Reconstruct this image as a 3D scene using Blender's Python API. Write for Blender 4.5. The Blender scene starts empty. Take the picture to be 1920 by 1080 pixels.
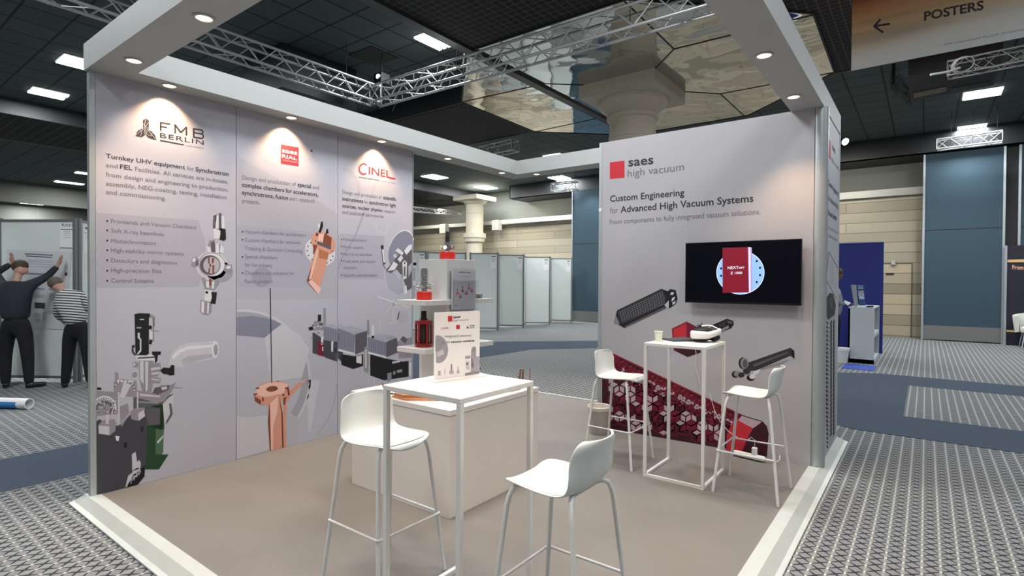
import bpy, bmesh, math, random
from mathutils import Vector, Matrix
random.seed(7)
SC = bpy.context.scene
COL = SC.collection
PI = math.pi
# ------------------------------------------------------------------ camera, world, light, exposure
CAMZ = 1.553
ROT = ((0.6043033, -0.7967333, 0.0057953), (-0.0063260, -0.0120713, -0.9999071), (0.7967292, 0.6042106, -0.0123348))
FPX = 1023.55
cam = bpy.data.cameras.new('camera'); cam_o = bpy.data.objects.new('camera', cam); COL.objects.link(cam_o)
rx, dn, fw = [Vector(r) for r in ROT]
m3 = Matrix((rx, -dn, -fw)).transposed()
cam_o.matrix_world = Matrix.Translation((0, 0, CAMZ)) @ m3.to_4x4()
cam.sensor_width = 36.0; cam.lens = FPX / 1920 * 36.0; cam.clip_end = 200; cam.clip_start = 0.05
SC.camera = cam_o
SC.view_settings.view_transform = 'Standard'; SC.view_settings.look = 'None'
SC.view_settings.exposure = 0.0; SC.view_settings.gamma = 1.0; SC.view_settings.use_curve_mapping = False
w = bpy.data.worlds.new('world'); SC.world = w; w.use_nodes = True
w.node_tree.nodes['Background'].inputs[0].default_value = (0.86, 0.93, 1.0, 1)
w.node_tree.nodes['Background'].inputs[1].default_value = 0.20

LAMP_COL = (0.93, 0.97, 1.0)
def area_light(name, loc, sx, sy, power, color=LAMP_COL, rot=(0, 0, 0)):
    l = bpy.data.lights.new(name, 'AREA'); l.shape = 'RECTANGLE'; l.size = sx; l.size_y = sy; l.energy = power; l.color = color
    o = bpy.data.objects.new(name, l); COL.objects.link(o); o.location = loc; o.rotation_euler = rot
    return o
def spot_light(name, loc, power, color, angle, blend, target=None, size=0.03):
    l = bpy.data.lights.new(name, 'SPOT'); l.energy = power; l.color = color; l.spot_size = angle; l.spot_blend = blend; l.shadow_soft_size = size
    o = bpy.data.objects.new(name, l); COL.objects.link(o); o.location = loc
    if target is not None:
        d = Vector(target) - Vector(loc); o.rotation_euler = d.to_track_quat('-Z', 'Y').to_euler()
    return o
# hall lamps out of the frame, above and behind the visitor; last two are added to brighten column and poster boards
for x, y, pw in [(-1.5, 1.5, 90), (1.8, -1.2, 100), (2.3, 2.9, 120), (-0.5, 6.5, 90), (5.2, -2.6, 120), (-3.5, 3.0, 80), (4.6, 2.7, 120), (8.6, 0.4, 110), (0.3, 8.0, 130)]:
    area_light('hall_lamp_and_fill', (x, y, 5.3), 0.6, 1.0, pw)

# ------------------------------------------------------------------ helpers
MATS = {}
def mat(name, col, rough=0.5, metal=0.0, emit=None, es=0.0, noise=0.0, nscale=40.0, bump=0.0, spec=0.5, coat=0.0, trans=0.0, alpha=1.0, ior=1.45):
    if name in MATS: return MATS[name]
    m = bpy.data.materials.new(name); m.use_nodes = True; nt = m.node_tree; b = nt.nodes['Principled BSDF']
    b.inputs['Base Color'].default_value = (*col, 1); b.inputs['Roughness'].default_value = rough; b.inputs['Metallic'].default_value = metal
    b.inputs['Specular IOR Level'].default_value = spec; b.inputs['Coat Weight'].default_value = coat
    b.inputs['Transmission Weight'].default_value = trans; b.inputs['Alpha'].default_value = alpha; b.inputs['IOR'].default_value = ior
    if emit: b.inputs['Emission Color'].default_value = (*emit, 1); b.inputs['Emission Strength'].default_value = es
    if noise or bump:
        tc = nt.nodes.new('ShaderNodeTexCoord'); n = nt.nodes.new('ShaderNodeTexNoise'); n.inputs['Scale'].default_value = nscale; n.inputs['Detail'].default_value = 4
        nt.links.new(tc.outputs['Object'], n.inputs['Vector'])
        if noise:
            r = nt.nodes.new('ShaderNodeMapRange'); r.inputs[3].default_value = 1 - noise; r.inputs[4].default_value = 1 + noise
            r.inputs[1].default_value = 0.25; r.inputs[2].default_value = 0.75
            nt.links.new(n.outputs['Fac'], r.inputs[0])
            vm = nt.nodes.new('ShaderNodeVectorMath'); vm.operation = 'SCALE'; vm.inputs[0].default_value = col
            nt.links.new(r.outputs[0], vm.inputs['Scale']); nt.links.new(vm.outputs[0], b.inputs['Base Color'])
        if bump:
            bp = nt.nodes.new('ShaderNodeBump'); bp.inputs['Strength'].default_value = bump; bp.inputs['Distance'].default_value = 0.01
            nt.links.new(n.outputs['Fac'], bp.inputs['Height']); nt.links.new(bp.outputs[0], b.inputs['Normal'])
    MATS[name] = m; return m

class NT:
    """small node graph helper"""
    def __init__(s, m): s.nt = m.node_tree
    def n(s, t, **k):
        o = s.nt.nodes.new(t)
        for a, v in k.items(): setattr(o, a, v)
        return o
    def l(s, a, b): s.nt.links.new(a, b)
    def math(s, op, a, b=None, c=None):
        o = s.n('ShaderNodeMath', operation=op)
        for i, v in enumerate((a, b, c)):
            if v is None: continue
            if hasattr(v, 'default_value') or hasattr(v, 'is_linked'): s.l(v, o.inputs[i])
            else: o.inputs[i].default_value = v
        return o.outputs[0]
    def mix(s, f, a, b):
        o = s.n('ShaderNodeMix', data_type='RGBA')
        for i, v in ((0, f), (6, a), (7, b)):
            if isinstance(v, tuple): o.inputs[i].default_value = (*v, 1)
            elif isinstance(v, (int, float)): o.inputs[i].default_value = v
            else: s.l(v, o.inputs[i])
        return o.outputs[2]

class MB:
    """collects shapes; build() links them as ONE mesh object"""
    def __init__(s): s.v = []; s.f = []; s.m = []; s.s = []
    def face(s, pts, mi=0, sm=False):
        i = len(s.v); s.v += [tuple(p) for p in pts]; s.f.append(tuple(range(i, i + len(pts)))); s.m.append(mi); s.s.append(sm)
    def raw(s, vs, fs, mi=0, sm=False):
        i = len(s.v); s.v += [tuple(p) for p in vs]
        for f in fs: s.f.append(tuple(i + k for k in f)); s.m.append(mi); s.s.append(sm)
    def box(s, a, b, mi=0):
        x0, y0, z0 = [min(a[i], b[i]) for i in range(3)]; x1, y1, z1 = [max(a[i], b[i]) for i in range(3)]
        vs = [(x0, y0, z0), (x1, y0, z0), (x1, y1, z0), (x0, y1, z0), (x0, y0, z1), (x1, y0, z1), (x1, y1, z1), (x0, y1, z1)]
        s.raw(vs, [(0, 3, 2, 1), (4, 5, 6, 7), (0, 1, 5, 4), (1, 2, 6, 5), (2, 3, 7, 6), (3, 0, 4, 7)], mi)
    def bar(s, p0, p1, w, h, mi=0, up=(0, 0, 1)):
        p0 = Vector(p0); p1 = Vector(p1); d = (p1 - p0).normalized(); u = Vector(up)
        if abs(d.dot(u)) > 0.99: u = Vector((1, 0, 0))
        r = d.cross(u).normalized() * (w / 2); u = r.cross(d).normalized() * (h / 2)
        vs = [p + a * r + b * u for p in (p0, p1) for a, b in ((-1, -1), (1, -1), (1, 1), (-1, 1))]
        s.raw(vs, [(0, 1, 2, 3), (7, 6, 5, 4), (0, 4, 5, 1), (1, 5, 6, 2), (2, 6, 7, 3), (3, 7, 4, 0)], mi)
    def prism(s, pts, off, mi=0, side=None):
        off = Vector(off); a = [Vector(p) for p in pts]; b = [p + off for p in a]; n = len(a)
        s.face(a, mi); s.face(list(reversed(b)), mi)
        for i in range(n):
            j = (i + 1) % n; s.face([a[i], b[i], b[j], a[j]], mi if side is None else side)
    def cyl(s, p0, p1, r0, r1=None, n=20, mi=0, caps=True, sm=True):
        r1 = r0 if r1 is None else r1; p0 = Vector(p0); p1 = Vector(p1); d = (p1 - p0).normalized()
        u = d.orthogonal().normalized(); v = d.cross(u)
        ring = lambda p, r: [p + (u * math.cos(2 * PI * k / n) + v * math.sin(2 * PI * k / n)) * r for k in range(n)]
        a = ring(p0, r0); b = ring(p1, r1)
        s.raw(a + b, [(k, (k + 1) % n, n + (k + 1) % n, n + k) for k in range(n)], mi, sm)
        if caps:
            if r0 > 0: s.face(list(reversed(ring(p0, r0))), mi)
            if r1 > 0: s.face(ring(p1, r1), mi)
    def tube(s, path, r, n=10, mi=0, closed=False, caps=True):
        path = [Vector(p) for p in path]; N = len(path); rings = []; u = None
        for i, p in enumerate(path):
            if closed: t = path[(i + 1) % N] - path[i - 1]
            else: t = path[min(i + 1, N - 1)] - path[max(i - 1, 0)]
            t.normalize()
            u = t.orthogonal().normalized() if u is None else (u - t * u.dot(t)).normalized()
            v = t.cross(u); rr = r[i] if isinstance(r, (list, tuple)) else r
            rings.append([p + (u * math.cos(2 * PI * k / n) + v * math.sin(2 * PI * k / n)) * rr for k in range(n)])
        vs = [q for g in rings for q in g]; fs = []
        for i in range(N if closed else N - 1):
            j = (i + 1) % N
            for k in range(n): fs.append((i * n + k, i * n + (k + 1) % n, j * n + (k + 1) % n, j * n + k))
        s.raw(vs, fs, mi, True)
        if caps and not closed: s.face(list(reversed(rings[0])), mi); s.face(rings[-1], mi)
    def lathe(s, prof, c, axis=(0, 0, 1), n=32, mi=0, sm=True):
        """prof: (radius, height) pairs; edges are kept sharp by splitting rings"""
        c = Vector(c); d = Vector(axis).normalized(); u = d.orthogonal().normalized(); v = d.cross(u)
        for (r0, h0), (r1, h1) in zip(prof, prof[1:]):
            ring = lambda r, h: [c + d * h + (u * math.cos(2 * PI * k / n) + v * math.sin(2 * PI * k / n)) * r for k in range(n)]
            s.raw(ring(r0, h0) + ring(r1, h1), [(k, (k + 1) % n, n + (k + 1) % n, n + k) for k in range(n)], mi, sm)
    def ball(s, c, r, n=14, mi=0, sc=(1, 1, 1), rot=None):
        vs = []; fs = []
        for i in range(n + 1):
            a = PI * i / n
            for k in range(2 * n):
                b = PI * k / n; q = Vector((math.sin(a) * math.cos(b) * sc[0], math.sin(a) * math.sin(b) * sc[1], math.cos(a) * sc[2])) * r
                if rot is not None: q = rot @ q
                vs.append(Vector(c) + q)
        for i in range(n):
            for k in range(2 * n): fs.append((i * 2 * n + k, (i + 1) * 2 * n + k, (i + 1) * 2 * n + (k + 1) % (2 * n), i * 2 * n + (k + 1) % (2 * n)))
        s.raw(vs, fs, mi, True)
    def build(s, name, mats, parent=None, org=None, bevel=0.0):
        me = bpy.data.meshes.new(name)
        if org is None: org = WORLD.get(parent.name, (0, 0, 0)) if parent else (0, 0, 0)
        ox, oy, oz = org
        me.from_pydata([(x - ox, y - oy, z - oz) for x, y, z in s.v], [], s.f)
        for m in (mats if isinstance(mats, (list, tuple)) else [mats]): me.materials.append(m)
        me.polygons.foreach_set('material_index', s.m); me.polygons.foreach_set('use_smooth', s.s)
        me.update()
        o = bpy.data.objects.new(name, me); COL.objects.link(o)
        if parent: o.parent = parent
        else: o.location = org
        if parent: WORLD[o.name] = (ox, oy, oz)
        if bevel:
            b = o.modifiers.new('bevel', 'BEVEL'); b.width = bevel; b.segments = 2; b.limit_method = 'ANGLE'
            wd = o.modifiers.new('weld', 'WELD'); wd.merge_threshold = 1e-5
            o.modifiers.move(1, 0)
        return o
WORLD = {}
def tag(o, label=None, cat=None, group=None, kind=None):
    if label: o['label'] = label
    if cat: o['category'] = cat
    if group: o['group'] = group
    if kind: o['kind'] = kind
    return o
def thing(name, loc, label, cat, group=None, rz=0.0):
    o = bpy.data.objects.new(name, None); COL.objects.link(o); o.location = loc; o.rotation_euler = (0, 0, rz); o.empty_display_size = 0.1
    WORLD[o.name] = tuple(loc)
    return tag(o, label, cat, group)
def local_thing(name, loc, label, cat, group=None, rz=0.0):
    o = thing(name, loc, label, cat, group, rz); WORLD[o.name] = (0, 0, 0); return o
def struct(mb, name, mats, **k): return tag(mb.build(name, mats, **k), kind='structure')
def copy_tree(o, parent=None):
    c = o.copy(); COL.objects.link(c)
    if parent: c.parent = parent
    for ch in list(o.children): copy_tree(ch, c)
    return c

# photograph coordinates -> points on known planes of the place
def ray(x, y):
    c = ((x - 960) / FPX, (y - 540) / FPX, 1.0)
    return Vector([sum(ROT[k][i] * c[k] for k in range(3)) for i in range(3)])
CAM = Vector((0, 0, CAMZ))
def onz(x, y, z): d = ray(x, y); return CAM + d * ((z - CAMZ) / d.z)
def ony(x, y, Y): d = ray(x, y); return CAM + d * (Y / d.y)
def onx(x, y, X): d = ray(x, y); return CAM + d * (X / d.x)
class Plane:
    """a printed face: px() gives points on it, lifted off by layer"""
    def __init__(s, fn, val, nrm): s.fn = fn; s.val = val; s.n = Vector(nrm)
    def p(s, x, y, lay=0):
        q = s.fn(x, y, s.val) + s.n * (0.0004 + 0.00016 * lay); q.z = max(q.z, 0.004); return q
def P(txt): return [tuple(float(t) for t in q.split(',')) for q in txt.split()]
def draw(mb, pl, txt, mi, lay=1):
    pts = P(txt) if isinstance(txt, str) else txt
    mb.face([pl.p(x, y, lay) for x, y in pts], mi)
def ellipse(cx, cy, rx, ry, rot=0, n=32, a0=0, a1=360):
    c, s = math.cos(math.radians(rot)), math.sin(math.radians(rot)); out = []
    full = abs(a1 - a0) >= 360; m = n if full else n + 1
    for k in range(m):
        a = math.radians(a0 + (a1 - a0) * k / n); x, y = rx * math.cos(a), ry * math.sin(a); out.append((cx + x * c - y * s, cy + x * s + y * c))
    return out
def ring(mb, pl, cx, cy, rx, ry, w, mi, lay=1, rot=0, a0=0, a1=360, n=40):
    o = ellipse(cx, cy, rx, ry, rot, n, a0, a1); i = ellipse(cx, cy, rx - w, ry - w * ry / rx, rot, n, a0, a1); N = len(o); full = abs(a1 - a0) >= 360
    for k in range(N if full else N - 1):
        j = (k + 1) % N; draw(mb, pl, [o[k], o[j], i[j], i[k]], mi, lay)
def stroke(mb, pl, pts, w, mi, lay=1):
    pts = P(pts) if isinstance(pts, str) else pts
    for (x0, y0), (x1, y1) in zip(pts, pts[1:]):
        dx, dy = x1 - x0, y1 - y0; l = math.hypot(dx, dy) or 1; nx, ny = -dy / l * w / 2, dx / l * w / 2
        draw(mb, pl, [(x0 + nx, y0 + ny), (x1 + nx, y1 + ny), (x1 - nx, y1 - ny), (x0 - nx, y0 - ny)], mi, lay)
_tc = {}
def glyphs(s, bold, spacing=1.0):
    k = (s, bold, spacing)
    if k not in _tc:
        cu = bpy.data.curves.new('t', 'FONT'); cu.body = s; cu.size = 1.0; cu.offset = bold; cu.fill_mode = 'FRONT'; cu.resolution_u = 3; cu.space_character = spacing
        o = bpy.data.objects.new('t', cu); COL.objects.link(o)
        dg = bpy.context.evaluated_depsgraph_get(); dg.update()
        me = bpy.data.meshes.new_from_object(o.evaluated_get(dg))
        _tc[k] = ([v.co.copy() for v in me.vertices], [tuple(p.vertices) for p in me.polygons])
        bpy.data.objects.remove(o); bpy.data.curves.remove(cu); bpy.data.meshes.remove(me)
    return _tc[k]
CAPH = 0.70
def text3(mb, s, p0, p1, up, mi=0, bold=0.0, spacing=1.0):
    """p0, p1 baseline ends in space, up = vector of one capital height"""
    vs, fs = glyphs(s, bold, spacing)
    if not vs: return
    x0 = min(v.x for v in vs); x1 = max(v.x for v in vs); p0 = Vector(p0); d = (Vector(p1) - p0) / (x1 - x0); u = Vector(up) / CAPH
    mb.raw([p0 + d * (v.x - x0) + u * v.y for v in vs], fs, mi)
def text(mb, pl, s, x0, y0, x1, y1, h, mi=0, bold=0.0, lay=6, spacing=1.0):
    a = pl.p(x0, y0, lay); b = pl.p(x1, y1, lay); t = pl.p(x0, y0 - h, lay)
    text3(mb, s, a, b, t - a, mi, bold, spacing)

def skin(name, verts, edges, radii, mats, parent, sub=2, root=0):
    """one smooth continuous surface grown over connected edges"""
    me = bpy.data.meshes.new(name); me.from_pydata([tuple(v) for v in verts], edges, [])
    o = bpy.data.objects.new(name, me); COL.objects.link(o)
    md = o.modifiers.new('skin', 'SKIN'); md.use_smooth_shade = True
    lay = me.skin_vertices[0].data
    for i, r in enumerate(radii):
        lay[i].radius = (r, r) if not isinstance(r, tuple) else r
        lay[i].use_root = (i == root)
    o.modifiers.new('sub', 'SUBSURF').levels = sub; o.modifiers['sub'].render_levels = sub
    dg = bpy.context.evaluated_depsgraph_get(); dg.update()
    m2 = bpy.data.meshes.new_from_object(o.evaluated_get(dg)); m2.name = name
    m2.materials.clear()
    for m in (mats if isinstance(mats, (list, tuple)) else [mats]): m2.materials.append(m)
    for p in m2.polygons: p.use_smooth = True; p.material_index = 0
    bpy.data.objects.remove(o); bpy.data.meshes.remove(me)
    q = bpy.data.objects.new(name, m2); COL.objects.link(q)
    if parent: q.parent = parent; WORLD[q.name] = (0, 0, 0)
    return q

# ------------------------------------------------------------------ materials
WHITE = mat('white_lacquer', (0.74, 0.73, 0.70), 0.45, noise=0.02, nscale=6)
FASCIA = mat('fascia_paint', (0.42, 0.43, 0.42), 0.6, noise=0.02, nscale=3)
ALU = mat('aluminium_profile', (0.46, 0.49, 0.50), 0.38, 0.55, noise=0.04, nscale=20)
COUNTERW = mat('counter_white', (0.72, 0.69, 0.66), 0.5, noise=0.02, nscale=4)
SHELL = mat('stool_plastic', (0.66, 0.69, 0.67), 0.45)
PAD = mat('stool_pad_fabric', (0.70, 0.69, 0.64), 0.85, noise=0.04, nscale=300, bump=0.1)
LEGM = mat('stool_leg_steel', (0.72, 0.72, 0.70), 0.4)
BLACK = mat('matt_black', (0.012, 0.012, 0.014), 0.6)
CHROME = mat('chrome', (0.62, 0.60, 0.58), 0.22, 1.0, noise=0.15, nscale=30)
DARKMET = mat('dark_metal', (0.10, 0.09, 0.085), 0.4, 0.6)
REDP = mat('red_paint', (0.72, 0.03, 0.02), 0.35)
COPPER = mat('copper', (0.75, 0.36, 0.20), 0.35, 0.8, noise=0.1, nscale=20)
TRUSSM = mat('truss_aluminium', (0.50, 0.50, 0.50), 0.35, 0.6)
GLASS = mat('clear_acrylic', (0.95, 0.96, 0.97), 0.05, trans=0.95, ior=1.3)
PAPER = mat('paper', (0.80, 0.79, 0.79), 0.7, noise=0.02, nscale=30)
PLATF = mat('platform_vinyl', (0.208, 0.190, 0.170), 0.55, noise=0.05, nscale=2.2)
RAMPA = mat('ramp_plain_aluminium', (0.60, 0.63, 0.60), 0.5, 0.2, noise=0.05, nscale=6)
RAMPB = mat('ramp_grooved_aluminium', (0.40, 0.42, 0.39), 0.55, 0.2, noise=0.05, nscale=6)
LAMPE = mat('lamp_diffuser', (0.9, 0.9, 0.9), 0.5, emit=(0.93, 0.97, 1.0), es=5)
WARME = mat('halogen_lens', (1, 0.9, 0.7), 0.5, emit=(1.0, 0.80, 0.52), es=2.2)

def carpet_mat():
    m = bpy.data.materials.new('patterned_carpet'); m.use_nodes = True; g = NT(m); b = m.node_tree.nodes['Principled BSDF']
    tc = g.n('ShaderNodeTexCoord'); sp = g.n('ShaderNodeSeparateXYZ'); g.l(tc.outputs['Object'], sp.inputs[0])
    U = g.math('MULTIPLY', sp.outputs[1], 1 / 0.084); V = g.math('MULTIPLY', sp.outputs[0], 1 / 0.084)
    V = g.math('ADD', V, g.math('MULTIPLY', g.math('ABSOLUTE', g.math('SUBTRACT', g.math('FRACT', U), 0.5)), 0.0))
    d1 = g.math('ABSOLUTE', g.math('SUBTRACT', g.math('FRACT', g.math('ADD', U, V)), 0.5))
    d2 = g.math('ABSOLUTE', g.math('SUBTRACT', g.math('FRACT', g.math('SUBTRACT', U, V)), 0.5))
    d = g.math('MINIMUM', d1, d2)
    uc = g.math('ABSOLUTE', g.math('SUBTRACT', g.math('FRACT', U), 0.5))     # 0 in the middle of a column, .5 on its light line
    wd = g.math('SUBTRACT', 0.125, g.math('MULTIPLY', uc, 0.17))
    dark = g.math('LESS_THAN', d, wd)
    line = g.math('GREATER_THAN', uc, 0.43)
    dot = g.math('MULTIPLY', line, g.math('LESS_THAN', g.math('ABSOLUTE', g.math('SUBTRACT', g.math('FRACT', V), 0.5)), 0.10))
    nz = g.n('ShaderNodeTexNoise'); nz.inputs['Scale'].default_value = 1.3; g.l(tc.outputs['Object'], nz.inputs['Vector'])
    c = g.mix(nz.outputs['Fac'], (0.215, 0.215, 0.205), (0.235, 0.245, 0.26))
    c = g.mix(dark, c, (0.030, 0.032, 0.040))
    c = g.mix(line, c, (0.30, 0.32, 0.30))
    c = g.mix(dot, c, (0.60, 0.60, 0.52))
    g.l(c, b.inputs['Base Color']); b.inputs['Roughness'].default_value = 0.9; b.inputs['Specular IOR Level'].default_value = 0.2
    return m
CARPET = carpet_mat()
BLUECARP = mat('plain_blue_carpet', (0.070, 0.086, 0.115), 0.95, noise=0.18, nscale=60, spec=0.1)

def grid_mat(name, cell, ox, oy, line, base, linec, w, var=0.0, rough=0.8, cell2=None, coord=(0, 1)):
    m = bpy.data.materials.new(name); m.use_nodes = True; g = NT(m); b = m.node_tree.nodes['Principled BSDF']
    tc = g.n('ShaderNodeTexCoord'); sp = g.n('ShaderNodeSeparateXYZ'); g.l(tc.outputs['Object'], sp.inputs[0])
    cell2 = cell2 or cell
    a = g.math('MULTIPLY', g.math('SUBTRACT', sp.outputs[coord[0]], ox), 1 / cell); c = g.math('MULTIPLY', g.math('SUBTRACT', sp.outputs[coord[1]], oy), 1 / cell2)
    da = g.math('ABSOLUTE', g.math('SUBTRACT', g.math('FRACT', a), 0.5)); dc = g.math('ABSOLUTE', g.math('SUBTRACT', g.math('FRACT', c), 0.5))
    ln = g.math('MAXIMUM', g.math('GREATER_THAN', da, 0.5 - w / cell), g.math('GREATER_THAN', dc, 0.5 - w / cell2))
    cc = g.n('ShaderNodeCombineXYZ'); g.l(g.math('FLOOR', a), cc.inputs[0]); g.l(g.math('FLOOR', c), cc.inputs[1])
    wn = g.n('ShaderNodeTexWhiteNoise'); g.l(cc.outputs[0], wn.inputs['Vector'])
    lo = tuple(x * (1 - var) for x in base); hi = tuple(x * (1 + var) for x in base)
    col = g.mix(wn.outputs['Value'], lo, hi); col = g.mix(ln, col, linec)
    g.l(col, b.inputs['Base Color']); b.inputs['Roughness'].default_value = rough
    return m
TILE = grid_mat('ceiling_tiles', 0.655, 0.2, 0.1, 1, (0.050, 0.070, 0.072), (0.008, 0.009, 0.010), 0.018, 0.08)
CELL = grid_mat('open_cell_ceiling', 0.125, 0, 0, 1, (0.0035, 0.0035, 0.004), (0.060, 0.056, 0.058), 0.008)
SLAT = grid_mat('slatted_ceiling', 0.22, 0, 0, 1, (0.004, 0.004, 0.004), (0.05, 0.045, 0.04), 0.014, cell2=40)

def brick_mat(name, c1, c2, mort, bw, bh, axis):
    m = bpy.data.materials.new(name); m.use_nodes = True; g = NT(m); b = m.node_tree.nodes['Principled BSDF']
    tc = g.n('ShaderNodeTexCoord'); sp = g.n('ShaderNodeSeparateXYZ'); g.l(tc.outputs['Object'], sp.inputs[0])
    cb = g.n('ShaderNodeCombineXYZ'); g.l(sp.outputs[axis], cb.inputs[0]); g.l(sp.outputs[2], cb.inputs[1])
    br = g.n('ShaderNodeTexBrick'); g.l(cb.outputs[0], br.inputs['Vector']); br.inputs['Scale'].default_value = 1
    br.inputs['Color1'].default_value = (*c1, 1); br.inputs['Color2'].default_value = (*c2, 1); br.inputs['Mortar'].default_value = (*mort, 1)
    br.inputs['Mortar Size'].default_value = 0.012; br.inputs['Brick Width'].default_value = bw; br.inputs['Row Height'].default_value = bh; br.offset = 0.37; br.inputs['Bias'].default_value = 0.1
    # each course has a tone of its own
    wn = g.n('ShaderNodeTexWhiteNoise', noise_dimensions='1D'); g.l(g.math('FLOOR', g.math('MULTIPLY', sp.outputs[2], 1 / bh)), wn.inputs['W'])
    mr = g.math('ADD', g.math('MULTIPLY', wn.outputs['Value'], 0.5), 0.72)
    vm = g.n('ShaderNodeVectorMath', operation='SCALE'); g.l(br.outputs['Color'], vm.inputs[0]); g.l(mr, vm.inputs['Scale'])
    g.l(vm.outputs[0], b.inputs['Base Color']); b.inputs['Roughness'].default_value = 0.9
    return m
STONE = brick_mat('sandstone_courses', (0.38, 0.335, 0.25), (0.31, 0.28, 0.215), (0.19, 0.165, 0.125), 3.2, 0.31, 1)
STONEX = brick_mat('pale_blockwork', (0.17, 0.17, 0.15), (0.15, 0.15, 0.13), (0.20, 0.20, 0.18), 2.4, 1.2, 0)
UPPERW = mat('upper_wall_paint', (0.16, 0.165, 0.145), 0.9, noise=0.08, nscale=0.7)
RAILW = mat('rail_paint', (0.40, 0.395, 0.36), 0.6)
COLUMN = mat('column_stone', (0.52, 0.47, 0.37), 0.8, noise=0.05, nscale=5)
FASDARK = mat('dark_bulkhead', (0.016, 0.017, 0.019), 0.5, noise=0.1, nscale=1)
PARTN = mat('blue_partition_fabric', (0.036, 0.070, 0.096), 0.7, noise=0.10, nscale=90)
GREYM = mat('grey_metal', (0.20, 0.20, 0.19), 0.5, 0.3)

def mirror_mat():
    m = bpy.data.materials.new('wavy_mirror'); m.use_nodes = True; g = NT(m); b = m.node_tree.nodes['Principled BSDF']
    b.inputs['Base Color'].default_value = (0.62, 0.62, 0.60, 1); b.inputs['Metallic'].default_value = 1; b.inputs['Roughness'].default_value = 0.03
    tc = g.n('ShaderNodeTexCoord'); n = g.n('ShaderNodeTexNoise'); n.inputs['Scale'].default_value = 0.75; n.inputs['Detail'].default_value = 1.5; n.inputs['Distortion'].default_value = 1.0
    g.l(tc.outputs['Object'], n.inputs['Vector'])
    bp = g.n('ShaderNodeBump'); bp.inputs['Strength'].default_value = 1.0; bp.inputs['Distance'].default_value = 0.035
    g.l(n.outputs['Fac'], bp.inputs['Height']); g.l(bp.outputs[0], b.inputs['Normal'])
    return m
MIRROR = mirror_mat()

# ------------------------------------------------------------------ the hall: floor
FZ = -0.04
mb = MB(); mb.face([(-9, -9, FZ), (26, -9, FZ), (26, 44, FZ), (-9, 44, FZ)]); struct(mb, 'floor', CARPET)
def fpoly(txt, z): return [onz(x, y, FZ) + Vector((0, 0, z)) for x, y in P(txt)]
for i, pts in enumerate([
    [(-6, 5.46), (6.0, 5.46), (7.6, 6.45), (7.6, 7.36), (6.6, 7.36), (5.2, 6.46), (-6, 6.46)],
    [(7.0, 6.2), (8.61, 7.36), (10.49, 7.32), (11.65, 6.28), (13.3, 6.9), (11.2, 8.95), (8.6, 9.7), (5.9, 8.2)],
    [(6.98, 0.62), (7.02, -9), (8.045, -9), (8.045, 0.2), (10.55, 0.2), (10.55, -9), (11.6, -9), (11.6, 0.62), (11.1, 1.5), (8.0, 2.2)]]):
    mb = MB(); mb.face([(x, y, FZ + 0.002 + 0.0005 * i) for x, y in pts]); struct(mb, 'floor', BLUECARP)
mb = MB(); mb.box((11.85, 0.74, FZ + 0.003), (12.55, 1.25, FZ + 0.008))
tag(mb.build('floor_mat', mat('royal_blue_mat', (0.03, 0.07, 0.38), 0.8)), 'small royal blue floor mat in front of the white cabinet', 'mat')

# ------------------------------------------------------------------ the hall: walls
mb = MB(); mb.box((19.9, -9, FZ), (20.1, 26, 4.16)); struct(mb, 'wall_back', STONE)
mb = MB(); mb.box((19.78, -9, 4.16), (20.7, 26, 4.37)); struct(mb, 'trim_1', RAILW)
mb = MB(); mb.box((20.6, -9, 4.37), (20.8, 26, 5.8)); struct(mb, 'wall_back', UPPERW)
mb = MB(); mb.box((-9, 41.5, FZ), (26, 41.8, 5.8)); struct(mb, 'wall_left', STONEX)
mb = MB(); mb.box((19.88, 0.34, FZ), (19.90, 1.6, 2.14)); struct(mb, 'door_1', brick_mat('wood_look_door', (0.42, 0.35, 0.24), (0.40, 0.33, 0.23), (0.2, 0.17, 0.12), 9, 0.31, 1))
mb = MB(); mb.box((19.87, 0.33, FZ), (19.885, 0.345, 2.16), 0); mb.box((19.87, 0.34, 2.14), (19.885, 1.6, 2.155), 0)
struct(mb, 'trim_2', mat('door_gap', (0.05, 0.045, 0.035), 0.8))
s = thing('door_sign', (19.87, 0.80, 1.72), 'small dark sign plate on the stone-coloured door', 'sign')
a = onx(1661, 512, 19.87); b = onx(1676, 515, 19.87)
mb = MB(); mb.box((19.86, a.y, a.z), (19.875, b.y, b.z)); mb.build('plate', BLACK, s)
s = thing('wall_sensor', (19.87, 0.7, 2.2), 'small beige sensor box on the wall above the hidden door', 'sensor')
a = onx(1671, 489, 19.87); b = onx(1679, 497, 19.87)
mb = MB(); mb.box((19.80, a.y, a.z), (19.90, b.y, b.z)); mb.build('housing', RAILW, s, bevel=0.01)

# blue operable partitions
def partition(y0, y1, x, top, name, label):
    t = thing(name, (x, (y0 + y1) / 2, FZ), label, 'partition', 'blue movable wall panels along the back wall')
    mb = MB(); mb.box((x, y0, FZ + 0.42), (x + 0.12, y1, top)); mb.build('panel', PARTN, t)
    mb = MB(); mb.box((x - 0.015, y0, FZ + 0.03), (x + 0.12, y1, FZ + 0.42)); mb.build('kick_plate', GREYM, t)
    mb = MB(); mb.box((x - 0.02, y0 - 0.05, FZ), (x + 0.12, y0, top)); mb.box((x - 0.02, y1, FZ), (x + 0.12, y1 + 0.05, top)); mb.build('edge_profile', ALU, t)
    mb = MB(); mb.box((x - 0.003, y0, 3.05), (x + 0.01, y1, 3.07)); mb.build('panel_joint', BLACK, t)
partition(-1.60, 0.05, 19.4, 5.2, 'partition_panel', 'blue movable wall panel with grey kick plate beside the hidden door')
partition(-4.2, -1.95, 19.4, 5.2, 'partition_panel', 'blue movable wall panel rising behind the dark poster wall')
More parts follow.
